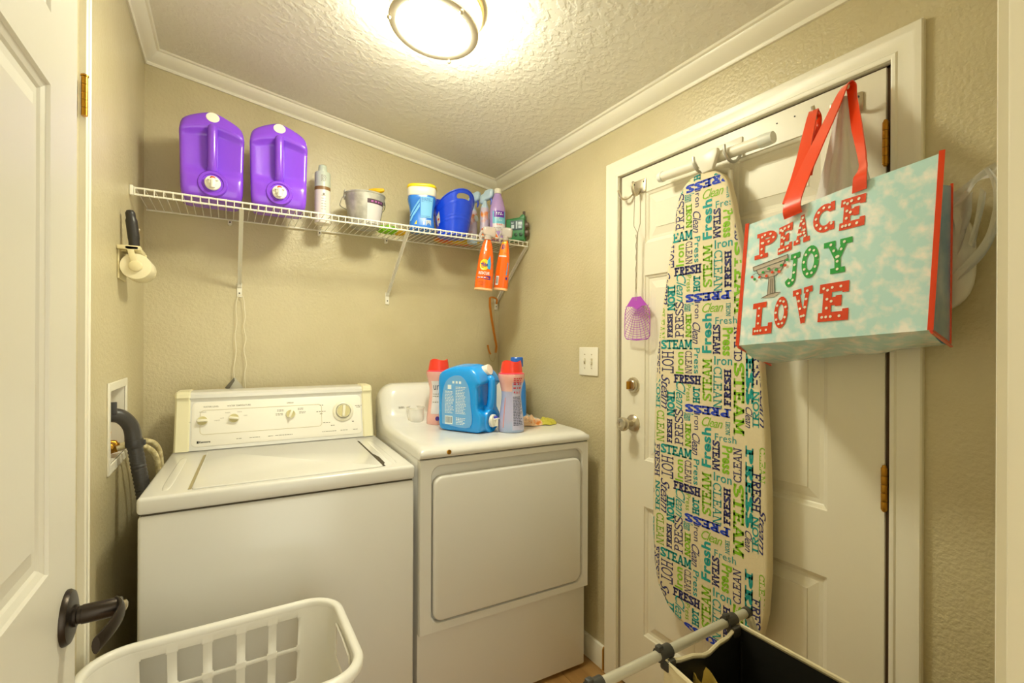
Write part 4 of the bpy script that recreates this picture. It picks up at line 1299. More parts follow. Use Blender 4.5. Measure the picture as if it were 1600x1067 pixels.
o = obj('pan', bm, mat('dull_grey_metal', '#CBC6B2', .4, .2), pl)
bm = NB(); prism(bm, [(-.032, .02), (.002, .063), (.004, .050), (-.018, .012)], 0, .02, Matrix.Translation((0, -.006, 0)) @ FRONT); obj('folded_edge', bm, mat('dark_metal', '#6A6454', .45, .5), pl)

hk = thing('orange_hook', 'orange plastic strap hook hanging from the right shelf brace foot', 'hook', (1.30, YB - .03, 1.62))
M_OHK = mat('hook_orange', '#CC7A1C', .45)
def bar(bm, pts, w, t):
    P = spline(pts, 6)
    rings = []
    for i, p in enumerate(P):
        d = (P[min(i + 1, len(P) - 1)] - P[max(i - 1, 0)]).normalized()
        nv = Vector((0, 1, 0)); sv = d.cross(nv).normalized()
        rings.append([p + sv * a * w + nv * b * t for a, b in ((-1, -1), (1, -1), (1, 1), (-1, 1))])
    loft(bm, rings)
bm = NB(); bar(bm, [(-.020, -.006, .005), (-.020, -.006, -.04), (-.008, -.006, -.12), (.012, -.006, -.22), (.022, -.006, -.27), (.018, -.006, -.31)], .0055, .003); obj('strap', bm, M_OHK, hk)
bm = NB(); bar(bm, [(-.020, -.006, .005), (-.010, -.012, .007), (.022, -.008, -.002), (.024, -.004, -.03)], .004, .003); obj('top_loop', bm, M_OHK, hk)
bm = NB(); bar(bm, [(-.036, -.012, -.265), (-.030, -.012, -.295), (-.018, -.012, -.318)], .004, .003); obj('tip', bm, M_OHK, hk)
bm = NB(); tube(bm, spline([(-.030, -.010, -.31), (-.020, -.010, -.345), (-.002, -.010, -.36), (.012, -.009, -.34), (.018, -.008, -.30), (.012, -.006, -.20), (.006, -.006, -.08), (.004, -.006, -.01)], 6), .0014, 6); obj('wire_loop', bm, mat('tan_wire', '#B9A772', .5), hk)

sw = thing('light_switch', 'white double toggle light switch plate beside the door casing', 'light switch', (XR, 1.588, 1.285))
bm = NB(); prism(bm, rrect(.124, .124, .004, 3), 0, .006, LEFTF, bevel=.0025, seg=3); obj('plate', bm, M_WHITEP, sw)
for s in (-1, 1):
    bm = NB(); prism(bm, rrect(.011, .026, .001, 2, s * .023, 0), .0055, .0068, LEFTF); ob_ = obj('toggle_slot', bm, mat('toggle_shadow', '#C9BF9C', .5), sw, 20)
    bm = NB(); box(bm, (-.0165, -s * .023 - .0042, -.002 if s < 0 else -.010), (-.005, -s * .023 + .0042, .010 if s < 0 else .002), .0012); obj('toggle', bm, M_WHITEP, sw)
    for z in (-.03, .03):
        bm = NB(); lathe(bm, [(.0032, .006), (.0030, .0072), (0, .0072)], 10, M=LEFTF @ Matrix.Translation((s * .023, z, 0))); obj('screw', bm, M_NICKEL, sw)

# ------------------------------------------------------------------ ironing board on the door
BX = 1.284
ib = thing('ironing_board', 'ironing board in a word-printed cover hanging upright on the white door', 'ironing board', (BX + .02, .955, .43))
def half(z):
    K = [(.430, .035), (.445, .095), (.470, .140), (.53, .185), (.60, .2), (.72, .208), (.95, .2065), (1.15, .199), (1.32, .187), (1.45, .170), (1.58, .146), (1.72, .118), (1.80, .104), (1.85, .090), (1.88, .070), (1.898, .045), (1.905, .015)]
    for (a, b), (c, d) in zip(K, K[1:]):
        if a <= z <= c:
            return b + (d - b) * (z - a) / (c - a)
    return 0
def mid(z):
    return .955 + .012 * max(0, (z - 1.0) / .9)
ZS = [.430, .436, .445, .457, .470, .5, .53, .565, .60, .66, .72, .83, .95, 1.05, 1.15, 1.24, 1.32, 1.39, 1.45, 1.52, 1.58, 1.65, 1.72, 1.76, 1.80, 1.83, 1.85, 1.867, 1.88, 1.89, 1.898, 1.905]
def outline(inset):
    o = [(-(mid(z) - half(z)), z) for z in ZS] + [(-(mid(z) + half(z)), z) for z in reversed(ZS)]
    c = (-.957, 1.15)
    if not inset:
        return o
    r = []
    n = len(o)
    for i, (s, t) in enumerate(o):
        a, b = o[i - 1], o[(i + 1) % n]
        d = Vector((b[0] - a[0], b[1] - a[1])).normalized()
        r.append((s - d.y * inset, t + d.x * inset))
    return r
IB = Vector((BX + .02, .955, .43))
def on_board(s, t, off):
    return Vector((BX - off, -s, t)) - IB
bm = NB()
loft(bm, [[on_board(s, t, d) for s, t in outline(i)] for i, d in ((.014, 0), (.006, -.0015), (.0015, -.005), (0, -.010), (0, -.026), (.004, -.031), (.012, -.033))])
M_COVER = mat('cover_cotton', '#E6D8B4', .85, bump=(260, .15))
obj('cover', bm, M_COVER, ib, 50)
WORDS = [
 ('PRESS', 'slab', 1.0, 'B', 180, -0.9424, 1.5097, 0.1644, 0.0277),
 ('Clean', 'script', 0, 'L', 0, -0.9239, 1.4739, 0.0732, 0.0289),
 ('IRON', 'slab', 0.5, 'T', -90, -0.8702, 1.4641, 0.0154, 0.0407),
 ('Fresh', 'serif', 0, 'T', 0, -0.878, 1.4321, 0.0714, 0.0211),
 ('Fresh', 'sans', 0.03, 'T', 90, -0.9434, 1.394, 0.0336, 0.1234),
 ('STEAM', 'slab', 0.8, 'N', -90, -0.9092, 1.3749, 0.0269, 0.0909),
 ('Press', 'serif', 0.03, 'L', -90, -0.8717, 1.3676, 0.0344, 0.0842),
 ('CLEAN', 'slab', 0.4, 'N', 90, -0.8384, 1.3606, 0.0271, 0.1008),
 ('Iron', 'serif', 0.01, 'T', 0, -0.8869, 1.3103, 0.0601, 0.0269),
 ('STEAM', 'slab', 0.65, 'L', 90, -0.9421, 1.2485, 0.0346, 0.1316),
 ('CLEAN', 'slab', 0.35, 'T', -90, -0.9051, 1.2282, 0.0305, 0.1264),
 ('FRESH', 'slab', 1, 'N', 90, -0.871, 1.2293, 0.0241, 0.1112),
 ('STEAM', 'slab', 0.8, 'L', -90, -0.8346, 1.1995, 0.0353, 0.2124),
 ('PRESS', 'slab', 1.1, 'T', -90, -0.8025, 1.3047, 0.025, 0.2373),
 ('Clean', 'script', 0, 'N', -90, -0.8037, 1.1488, 0.0212, 0.0605),
 ('FRESH', 'slab', 0.6, 'N', -90, -0.781, 1.2959, 0.0272, 0.1119),
 ('IRON', 'slab', 0.6, 'T', 90, -0.783, 1.1759, 0.0204, 0.1055),
 ('Steam', 'script', 0, 'N', -90, -0.763, 1.1906, 0.0176, 0.132),
 ('CLEAN', 'slab', 0.4, 'L', -90, -0.764, 1.3758, 0.0163, 0.0996),
 ('CLEAN', 'slab', 0.35, 'L', -90, -1.126, 1.4334, 0.0342, 0.1079),
 ('FRESH', 'slab', 1, 'N', 90, -1.086, 1.4226, 0.023, 0.0819),
 ('PRESS', 'slab', 0.35, 'N', 90, -1.0477, 1.4407, 0.0346, 0.119),
 ('IRON', 'slab', 0.9, 'L', -90, -1.012, 1.4202, 0.0242, 0.0786),
 ('Steam', 'serif', 0.01, 'T', -90, -1.0103, 1.4796, 0.038, 0.0253),
 ('Iron', 'serif', 0, 'N', -90, -0.9781, 1.4688, 0.0204, 0.0523),
 ('Clean', 'script', 0, 'N', -90, -0.9822, 1.3955, 0.0292, 0.0698),
 ('STEAM', 'slab', 0.9, 'T', 0, -1.0604, 1.3592, 0.1274, 0.0338),
 ('FRESH', 'slab', 0.6, 'N', -90, -1.1401, 1.3143, 0.0229, 0.1141),
 ('IRON', 'slab', 0.6, 'T', 90, -1.137, 1.1909, 0.0208, 0.1058),
 ('HOT', 'slab', 0.3, 'N', -90, -1.0955, 1.2995, 0.0497, 0.0743),
 ('Steam', 'script', 0, 'N', -90, -1.1049, 1.1978, 0.0368, 0.1173),
 ('Iron', 'serif', 0.02, 'L', 90, -1.0466, 1.2985, 0.0314, 0.0724),
 ('CLEAN', 'slab', 0.3, 'N', -90, -1.0115, 1.301, 0.0266, 0.0735),
 ('Press', 'serif', 0.01, 'T', -90, -0.9797, 1.307, 0.0216, 0.0822),
 ('FRESH', 'slab', 1, 'N', 0, -1.0172, 1.2446, 0.1064, 0.0305),
 ('IRON', 'slab', 1, 'T', -90, -1.0815, 1.159, 0.0359, 0.0869),
 ('Clean', 'script', 0, 'T', -90, -1.0418, 1.1904, 0.0375, 0.0928),
 ('Press', 'serif', 0, 'L', -90, -1.0109, 1.2021, 0.0181, 0.0532),
 ('HOT', 'slab', 1, 'T', 90, -0.9812, 1.1973, 0.0257, 0.0523),
 ('PRESS', 'slab', 0.9, 'T', -90, -1.1608, 1.0459, 0.017, 0.14),
 ('Steam', 'script', 0, 'N', -90, -1.1608, 1.1792, 0.0156, 0.0769),
]
PERIOD = .356
CI = {'B': 0, 'N': 1, 'T': 2, 'L': 3}
bm = NB()
for s, style, wt, col, rot, cx, cz, w, h in WORDS:
    for k in range(-3, 3):
        z = cz + k * PERIOD
        if .36 < z < 1.96 and abs(-cx - mid(min(max(z, .43), 1.905))) - w / 2 < max(half(min(max(z - h / 2, .43), 1.905)), half(min(max(z + h / 2, .43), 1.905)), half(min(max(z, .43), 1.905))):
            word(bm, s, style, wt, cx, z, w, h, rot, CI[col])
ol = outline(.0045)
for i in range(len(ol)):
    a, b = ol[i - 1], ol[i]
    d = Vector((b[0] - a[0], b[1] - a[1], 0))
    if d.length < 1e-5:
        continue
    nrm = Vector((d.y, -d.x, 0)).normalized()
    bmesh.ops.bisect_plane(bm, geom=bm.verts[:] + bm.edges[:] + bm.faces[:], plane_co=(a[0], a[1], 0), plane_no=nrm, clear_outer=True)
ol2 = outline(0)
for v in bm.verts:
    s, t = v.co.x, v.co.y
    e = half(min(max(t, .431), 1.904)) - abs(-s - mid(t))
    off = .0007 if e > .014 else (.0007 - .0016 * ((.014 - e) / .008) if e > .006 else -.0009 - .0035 * ((.006 - e) / .0045))
    v.co = on_board(s, t, max(off, -.0035))
M_RB = mat('print_royal', '#1D3FC4', .7); M_NV = mat('print_dark_navy', '#2C2F6E', .7); M_TL = mat('print_teal', '#129A97', .7); M_LM = mat('print_lime', '#84BE1C', .7)
printed('lettering', bm, [M_RB, M_NV, M_TL, M_LM], ib)
bm = NB(); tube(bm, [Vector((1.312, y, z)) - IB for y, z in ((1.15, 1.951), (.762, 1.943))], .0165, 18); obj('foot_tube', bm, M_WHITEP, ib)
for ya, yb_, za, zb in ((1.160, 1.143, 1.9512, 1.951), (.752, .790, 1.9428, 1.9435)):
    bm = NB(); tube(bm, [Vector((1.312, y, z)) - IB for y, z in ((ya, za), ((ya + yb_) / 2, (za + zb) / 2), (yb_, zb))], [.0165, .0185, .0185], 18); o = obj('tube_end_cap', bm, mat('cap_pale', '#E9EBE2', .35), ib); o['label'] = 'pale plastic tube end cap'
bm = NB(); prism(bm, [(-.985, 1.958), (-.908, 1.964), (-.908, 1.948), (-.926, 1.902), (-.962, 1.899), (-.985, 1.942)], -.006, .010, Matrix.Translation(-IB) @ Matrix.Translation((1.290, 0, 0)) @ LEFTF, bevel=.004); obj('nose_bracket', bm, M_WHITEP, ib)
bm = NB()
for y in (.90, 1.00):
    tube(bm, [Vector((1.335, y, 1.90)) - IB, Vector((1.338, y, .62)) - IB], .008, 8)
tube(bm, [Vector((1.328, .955, 1.915)) - IB, Vector((1.335, .90, 1.90)) - IB], .008, 8); tube(bm, [Vector((1.328, .955, 1.915)) - IB, Vector((1.335, 1.00, 1.90)) - IB], .008, 8)
obj('folded_legs', bm, M_WHITEP, ib)
hd = thing('ironing_board_hanger', 'white plate with two grey hooks on the door holding the ironing board tube', 'hook', (XR + .003, .93, 1.98))
bm = NB(); box(bm, (-.004, -.055, -.03), (.0005, .065, .022), .0015); obj('plate', bm, M_WHITEP, hd)
for y in (-.052, .058):
    bm = NB()
    tube(bm, spline([(-.003, y, -.012), (-.012, y, -.042), (-.032, y + .004, -.060), (-.056, y + .006, -.058), (-.072, y + .008, -.040), (-.074, y + .010, -.016)], 5), .0048, 8)
    obj('hook', bm, M_STEEL, hd)

# hook racks
def rack(label, y, z, w, tips):
    t = thing('hook_rack', label, 'hook', (XR + .003, y, z), group=None)
    b = NB(); prism(b, rrect(w, .052, .004, 2), 0, .004, LEFTF, bevel=.001); p = obj('plate', b, M_NICKEL, t)
    for k in (-1, 1):
        b = NB(); lathe(b, [(.003, .004), (.003, .005), (0, .005)], 8, M=LEFTF @ Matrix.Translation((k * w * .36, .015, 0))); obj('screw', b, M_BLACKP, p)
    for tp in tips:
        b = NB(); tube(b, spline(tp, 5), .0048, 8); obj('hook', b, M_NICKEL, t)
    return t
rack('small nickel hook plate at the top left of the door holding the fly swatter', 1.300, 1.966, .066, [
    [(-.003, .026, -.002), (-.010, .030, -.022), (-.022, .045, -.036), (-.032, .064, -.030), (-.036, .078, .002)],
    [(-.003, -.004, -.004), (-.012, -.004, -.026), (-.026, -.004, -.036), (-.040, -.006, -.026), (-.046, -.006, -.004), (-.040, -.006, .012)]])
rack('small nickel hook plate at the top right of the door holding the tote bag', .590, 1.968, .076, [
    [(-.003, .030, -.010), (-.012, .034, -.030), (-.030, .042, -.040), (-.050, .048, -.028), (-.062, .052, .010)],
    [(-.003, -.026, -.008), (-.014, -.026, -.018), (-.034, -.028, -.016), (-.056, -.030, .006), (-.066, -.031, .026)]])

# fly swatter
fs = thing('fly_swatter', 'purple fly swatter hung by its wire handle left of the ironing board', 'fly swatter', (1.330, 1.282, 1.37))
def SW(s, z, x=0):
    return Vector((x, -s - 1.282, z - 1.37))
bm = NB()
top = [(-1.300, 1.822), (-1.299, 1.95), (-1.292, 1.955), (-1.276, 1.945), (-1.268, 1.94), (-1.267, 1.815)]
tube(bm, [SW(-1.2895, 1.57)] + [SW(-1.283, 1.785), SW(-1.300, 1.812)] + [SW(a, b, .004 if b > 1.93 else 0) for a, b in top] + [SW(-1.279, 1.785), SW(-1.2845, 1.57)], .0012, 6)
for k in range(1):
    tube(bm, [SW(-1.2875 + .0025 * math.sin(k_ * 1.3), 1.57 + k_ * .009) for k_ in range(24)], .0012, 6)
tube(bm, [SW(-1.287, 1.575), SW(-1.292, 1.55), SW(-1.291, 1.525), SW(-1.284, 1.525), SW(-1.283, 1.55), SW(-1.287, 1.575)], .0012, 6)
obj('wire_handle', bm, M_NICKEL, fs)
M_SWP = mat('swatter_purple', '#B44FC6', .45)
bm = NB()
sh = [(-1.306, 1.540), (-1.264, 1.540), (-1.246, 1.520), (-1.232, 1.506), (-1.262, 1.503), (-1.282, 1.492), (-1.302, 1.503), (-1.336, 1.506), (-1.324, 1.520)]
prism(bm, [(s + 1.282, z - 1.37) for s, z in sh], -.001, .001, LEFTF); obj('paddle_top', bm, M_SWP, fs)
bm = NB()
edge = [(-1.336, 1.506), (-1.344, 1.480), (-1.346, 1.44), (-1.345, 1.392), (-1.338, 1.382), (-1.31, 1.377), (-1.282, 1.375), (-1.254, 1.377), (-1.226, 1.382), (-1.219, 1.392), (-1.218, 1.44), (-1.220, 1.480), (-1.232, 1.506)]
tube(bm, [SW(a, b) for a, b in edge], .0016, 5)
for k in range(-6, 7):
    a = k * .165
    s0, z0 = -1.282 + .020 * math.sin(a), 1.525 - .022 * math.cos(a) - .01
    s, z = s0, z0
    while -1.345 < s < -1.219 and z > 1.377:
        s += .002 * math.sin(a); z -= .002 * math.cos(a)
    tube(bm, [SW(s0, z0), SW(s, z)], .0011, 4)
for k in range(15):
    r = .036 + k * .0088
    p = []
    for q in range(-24, 25):
        a = q * .06
        s, z = -1.282 + r * math.sin(a), 1.530 - r * math.cos(a)
        if -1.345 < s < -1.219 and 1.377 < z < 1.508:
            p.append(SW(s, z))
    if len(p) > 2:
        tube(bm, p, .0009, 4)
obj('paddle_mesh', bm, M_SWP, fs)

# ------------------------------------------------------------------ tote bag
TO = Vector((1.2, .53, 1.32))
FTL, FTR, FBL, FBR = Vector((1.12, .707, 1.659)), Vector((1.12, .330, 1.711)), Vector((1.12, .733, 1.356)), Vector((1.12, .346, 1.386))
BTL, BTR, BBL, BBR = Vector((1.30, .73, 1.640)), Vector((1.30, .367, 1.693)), Vector((1.30, .752, 1.306)), Vector((1.30, .369, 1.360))
tote = thing('tote_bag', 'pale blue glossy tote bag reading PEACE JOY LOVE with orange red handles', 'bag', TO)
M_TOTE = mat('tote_print_blue', '#C2ECF0', .22, vary=('#FAFCFA', 38, .44, .68), coat=.45)
M_TOTES = mat('tote_side_blue', '#6FA8D6', .25, vary=('#A9CBE6', 9, .4, .7), coat=.3)
M_TRED = mat('tote_trim_red', '#F0420F', .28, coat=.3)
def bulge(u, v):
    return .004 * math.sin(u * 7.0 + v * 3) * math.sin(math.pi * u) + .006 * math.sin(math.pi * u) * math.sin(math.pi * v) + .010 * max(0, .3 - v) ** 2 * math.sin(u * 14)
def on_tote(u, v, off=0.0):
    p = (FTL * (1 - u) + FTR * u) * v + (FBL * (1 - u) + FBR * u) * (1 - v)
    p = p + Vector((-bulge(u, v) - off, 0, 0))
    if v < .0:
        pass
    return p - TO
bm = NB()
loft(bm, [[on_tote(u / 36, v / 24) for u in range(37)] for v in range(25)], 0, False, False, False)
o = obj('front_panel', bm, M_TOTE, tote, 80)
bm = NB()
def lerp4(a, b, c, d, u, v):
    return (a * (1 - u) + b * u) * v + (c * (1 - u) + d * u) * (1 - v)
loft(bm, [[lerp4(BTL, BTR, BBL, BBR, u / 12, v / 12) - TO for u in range(13)] for v in range(13)], 0, False, False, False); obj('back_panel', bm, M_TOTE, tote, 80)
for nm, a, b, c, d, sg in (('side_gusset', FTR, BTR, FBR, BBR, 1), ('side_gusset', FTL, BTL, FBL, BBL, -1)):
    bm = NB()
    loft(bm, [[lerp4(a, b, c, d, u / 10, v / 10) + Vector((0, sg * .018 * math.sin(math.pi * u / 10) * (v / 10), -.012 * math.sin(math.pi * u / 10) * (v / 10))) - TO for u in range(11)] for v in range(11)], 0, False, False, False)
    obj(nm, bm, M_TOTES, tote, 80)
bm = NB()
loft(bm, [[lerp4(BBL, BBR, on_tote(0, 0) + TO, on_tote(1, 0) + TO, u / 30, v / 12) * 1.0 + (Vector((-bulge(u / 30, 0), 0, 0)) * (1 - v / 12) if 0 < u < 30 else Vector((0, 0, 0))) + Vector((0, 0, (-.010 * math.sin(math.pi * v / 12) + .012 * math.sin(math.pi * v / 12) * math.sin(u * .42 + v * .25) * math.sin(math.pi * u / 30)))) - TO for u in range(31)] for v in range(13)], 0, False, False, False)
obj('bottom_panel', bm, M_TOTE, tote, 80)
def trimstrip(pts, r=.005):
    b = NB(); tube(b, [Vector(p) - TO for p in pts], r, 8); o = obj('edge_binding', b, M_TRED, tote); return o
def ribbon(b, pts, wv, th=.0016):
    """flat strap through pts, wv = half width vectors"""
    rings = []
    P = [Vector(p) for p in pts]
    for i, p in enumerate(P):
        d = (P[min(i + 1, len(P) - 1)] - P[max(i - 1, 0)]).normalized()
        w = Vector(wv[i])
        n_ = d.cross(w).normalized() * th
        rings.append([p - w + n_, p + w + n_, p + w - n_, p - w - n_])
    loft(b, rings)
for a, b_, c in ((FTR, FBR, BBR), (BTR, BBR, None), (FTL, FBL, BBL), (BTL, BBL, None)):
    b = NB()
    pts = [a, b_] if c is None else [a, b_, c]
    w = Vector((.0, .0065, 0)) if c is not None else Vector((.0065, 0, 0))
    ribbon(b, [a - TO + Vector((0, 0, .004)), (a * .5 + b_ * .5) - TO, b_ - TO], [Vector((-.001, .0042, 0)) if c is not None else Vector((.004, .001, 0))] * 3, .0022)
    if c is not None:
        ribbon(b, [b_ - TO, c - TO], [Vector((0, .003, .006))] * 2, .0022)
    obj('edge_binding', b, M_TRED, tote, 20)
def strap(ctrl, widths):
    P = spline(ctrl, 7)
    b = NB()
    n_ = len(P)
    W = []
    for i in range(n_):
        t = i / (n_ - 1) * (len(widths) - 1)
        k = min(int(t), len(widths) - 2)
        W.append(Vector(widths[k]).lerp(Vector(widths[k + 1]), t - k))
    ribbon(b, P, W, .0014)
    return obj('handle', b, M_TRED, tote, 60)
T_ = lambda x, y, z: Vector((x, y, z)) - TO
HK2 = (1.290, .560, 1.990)
HK1 = (1.300, .640, 1.962)
strap([T_(1.114, .592, 1.655), T_(1.113, .592, 1.690), T_(1.175, .583, 1.80), T_(1.245, .572, 1.915), T_(1.282, .562, 1.985), T_(1.296, .554, 1.990), T_(1.285, .545, 1.955), T_(1.235, .515, 1.86), T_(1.150, .468, 1.745), T_(1.113, .458, 1.705), T_(1.113, .459, 1.675)],
      [(0, .020, -.004), (.0, .0195, -.004), (.003, .019, -.003), (.004, .017, -.006), (.004, .012, -.004), (0, .012, 0), (0, .010, .002), (.006, .013, 0), (.012, .011, 0), (0, .012, -.002), (0, .013, -.002)])
strap([T_(1.120, .606, 1.690), T_(1.172, .607, 1.78), T_(1.235, .622, 1.88), T_(1.288, .636, 1.957), T_(1.303, .640, 1.962), T_(1.306, .637, 1.94), T_(1.255, .620, 1.875), T_(1.180, .600, 1.76)],
      [(0, .014, 0), (0, .016, -.002), (0, .014, -.003), (0, .011, 0), (0, .012, 0), (0, .014, 0), (0, .016, 0), (0, .016, 0)])
LETTERS = [
 ('P', 'R', (0.075, 0.686), (0.218, 0.683), (0.064, 0.892)),
 ('E', 'R', (0.227, 0.674), (0.31, 0.689), (0.22, 0.885)),
 ('A', 'R', (0.319, 0.712), (0.411, 0.72), (0.312, 0.921)),
 ('C', 'R', (0.426, 0.745), (0.545, 0.744), (0.418, 0.943)),
 ('E', 'R', (0.57, 0.721), (0.696, 0.712), (0.571, 0.925)),
 ('J', 'G', (0.289, 0.404), (0.366, 0.414), (0.286, 0.647)),
 ('O', 'G', (0.381, 0.44), (0.476, 0.45), (0.374, 0.674)),
 ('Y', 'G', (0.504, 0.442), (0.653, 0.435), (0.494, 0.667)),
 ('L', 'R', (0.092, 0.074), (0.228, 0.075), (0.094, 0.329)),
 ('O', 'R', (0.243, 0.095), (0.324, 0.117), (0.234, 0.335)),
 ('V', 'R', (0.356, 0.115), (0.464, 0.132), (0.341, 0.373)),
 ('E', 'R', (0.488, 0.12), (0.642, 0.114), (0.49, 0.381)),
 ('bath', '-', (0.086, 0.345), (0.319, 0.333), (0.063, 0.678)),
]
M_TR = mat('tote_letter_red', '#E2421B', .25, coat=.4); M_TG = mat('tote_letter_green', '#1FA648', .25, coat=.4); M_TD = mat('tote_dot', '#F5F1E2', .3)
M_TBD = mat('bath_stone', '#C3B9AC', .3); M_TK = mat('bath_line', '#6E655C', .5)
bm = NB()
dots = []
bath = None
for ch, col, bl, br, tl in LETTERS:
    bl, br, tl = Vector(bl), Vector(br), Vector(tl)
    if ch == 'bath':
        bath = (bl, br, tl)
        continue
    t = .24
    g, w = glyph(ch, t)
    allx = [p.x for pl, th in g for q in strip(pl, th) for p in q]
    x0, x1 = min(allx), max(allx)
    f = lambda p: bl + (br - bl) * ((p[0] - x0) / (x1 - x0)) + (tl - bl) * p[1]
    for pl, th in g:
        for q in strip(pl, th):
            for sub in range(1):
                vs = [bm.verts.new(on_tote(*f((min(max(p.x, x0), x1), min(max(p.y, 0), 1))), .0012)) for p in q]
                try:
                    bm.faces.new(vs).material_index = 0 if col == 'R' else 1
                except ValueError:
                    pass
        # bulb dots along the heavy strokes
        if th >= t * .75:
            L = 0
            nxt = .12
            for a, b in zip(pl, pl[1:]):
                a, b = Vector(a), Vector(b)
                d = (b - a).length
                while nxt < L + d:
                    p = a + (b - a) * ((nxt - L) / d)
                    dots.append((f(p), .075))
                    nxt += .235
                L += d
bmesh.ops.subdivide_edges(bm, edges=[e for e in bm.edges if e.calc_length() > .03], cuts=3, use_grid_fill=True)
printed('lettering', bm, [M_TR, M_TG], tote)
bm = NB()
for c, r in dots:
    c = Vector(c)
    bm.faces.new([bm.verts.new(on_tote(c.x + .0074 * math.cos(k * math.pi / 5), c.y + .0094 * math.sin(k * math.pi / 5), .0024)) for k in range(10)])
printed('lettering_dots', bm, [M_TD], tote)
bl, br, tl = bath
def bt2(x, y):
    return bl + (br - bl) * x + (tl - bl) * y
bm = NB()
def bpoly(pts, mi, off=.0014):
    bm.faces.new([bm.verts.new(on_tote(*bt2(*p), off)) for p in pts]).material_index = mi
def bline(pts, mi, th=.022, off=.0022):
    for q in strip(pts, th):
        bm.faces.new([bm.verts.new(on_tote(*bt2(p.x, p.y), off)) for p in q]).material_index = mi
bpoly([(.02, .86), (.98, .98), (.97, .88), (.04, .76)], 0)
bpoly([(.12, .76), (.90, .86), (.82, .66), (.66, .55), (.42, .52), (.22, .60)], 0)
bpoly([(.48, .52), (.62, .54), (.64, .14), (.44, .10)], 0)
bpoly([(.26, .06), (.44, .12), (.66, .15), (.80, .14), (.62, .05)], 0)
for ln in ([(.02, .86), (.98, .98), (.97, .88), (.04, .76), (.02, .86)], [(.12, .76), (.22, .60), (.42, .52), (.66, .55), (.82, .66), (.90, .86)], [(.48, .52), (.44, .10)], [(.62, .54), (.64, .14)], [(.53, .5), (.52, .14)], [(.57, .5), (.58, .14)], [(.26, .06), (.44, .12), (.66, .15), (.80, .14)]):
    bline(ln, 1, .014)
bline([(.0, .66), (.12, .70), (.24, .63), (.38, .70), (.5, .66), (.62, .74), (.76, .70), (.9, .82), (1.0, .9)], 1, .012)
for i, (x, y) in enumerate(((.0, .62), (.08, .55), (.22, .58), (.32, .68), (.42, .58), (.48, .74), (.58, .64), (.68, .68), (.76, .62), (.82, .76), (.92, .74), (.97, .86))):
    bpoly([(x + .042 * math.cos(k * math.pi / 4), y + .034 * math.sin(k * math.pi / 4)) for k in range(8)], 2 if i % 2 == 0 else 3, .003)
o = printed('birdbath_print', bm, [M_TBD, M_TK, M_TR, M_TG], tote); o['label'] = 'small printed bird bath with a string of red and green lights'

# carrier bag behind the tote
M_BAG = mat('carrier_bag_film', '#F1EEE6', .3, alpha=.82, sss=.0, bump=(26, .35, .01))
pb = thing('carrier_bag', 'white plastic carrier bag hung behind the tote with its handle sticking out right', 'bag', (1.33, .46, 1.45))
PO = Vector((1.33, .46, 1.45))
bm = NB()
rings = []
for i in range(15):
    t = i / 14
    c = Vector((1.293, .566, 1.965)).lerp(Vector((1.215, .535, 1.60)), t)
    ry, rx = .012 + .062 * t ** 1.1, .008 + .040 * t
    rings.append([c + Vector((rx * (1 + .14 * math.sin(9 * a + 2)) * math.cos(a), ry * (1 + .10 * math.sin(11 * a)) * math.sin(a), 0)) - PO for a in [2 * math.pi * k / 64 for k in range(64)]])
loft(bm, rings, 0, True, False); obj('gathered_top', bm, M_BAG, pb, 80)
bm = NB(); sbox(bm, 3, 10, lambda p: (-.005 + p.x * .016, .0 + p.y * .125, .09 + p.z * .12 + .006 * noise.noise(p * 3))); obj('bag_body', bm, M_BAG, pb, 80)
def BG(px, py, x):
    return Vector((x, py, px)) - PO
bm = NB()
def film(p, q, wob=.006, n=12, seed=0):
    """crumpled film between two space curves"""
    A, B = spline(p, n), spline(q, n)
    g = []
    for i in range(len(A)):
        row = []
        for j in range(7):
            t = j / 6
            v = A[i].lerp(B[i], t)
            v = v + Vector((wob * math.sin(t * 9 + i * .35 + seed) + .008 * math.sin(math.pi * t), 0, 0))
            row.append(v - PO)
        g.append(row)
    loft(bm, g, 0, False, False, False)
V = Vector
film([V((1.322, .390, 1.690)), V((1.310, .362, 1.683)), V((1.300, .330, 1.705)), V((1.293, .300, 1.718))], [V((1.322, .385, 1.640)), V((1.308, .352, 1.660)), V((1.295, .325, 1.688)), V((1.290, .300, 1.690))], .003)
film([V((1.290, .318, 1.712)), V((1.288, .305, 1.68)), V((1.288, .303, 1.62)), V((1.300, .325, 1.56)), V((1.318, .385, 1.49))], [V((1.290, .308, 1.71)), V((1.285, .292, 1.67)), V((1.288, .292, 1.61)), V((1.300, .318, 1.535)), V((1.318, .392, 1.47))], .002, seed=2)
film([V((1.322, .392, 1.66)), V((1.312, .366, 1.62)), V((1.316, .372, 1.55)), V((1.322, .390, 1.48))], [V((1.300, .334, 1.672)), V((1.300, .338, 1.625)), V((1.306, .350, 1.575)), V((1.318, .380, 1.48))], .004, seed=1)
film([V((1.296, .322, 1.675)), V((1.296, .330, 1.62)), V((1.303, .342, 1.565))], [V((1.290, .312, 1.66)), V((1.292, .320, 1.61)), V((1.300, .332, 1.556))], .002, seed=3)
bmesh.ops.remove_doubles(bm, verts=bm.verts[:], dist=1e-5)
obj('loose_handle', bm, M_BAG, pb, 80)

# ------------------------------------------------------------------ laundry basket
bs = thing('laundry_basket', 'white plastic laundry basket with square openings in front of the washing machine', 'laundry basket', (-.003, 1.225, 0))
M_BSK = mat('basket_plastic', '#F2EFE6', .3)
HX, HY, RZ_, CR = .258, .178, .640, .075
bm = NB()
def per(z, off=0.0, n=None):
    s = (RZ_ - z) * .06
    return rrect(2 * (HX - s + off), 2 * (HY - s + off), CR - s * .4 + off, 8)
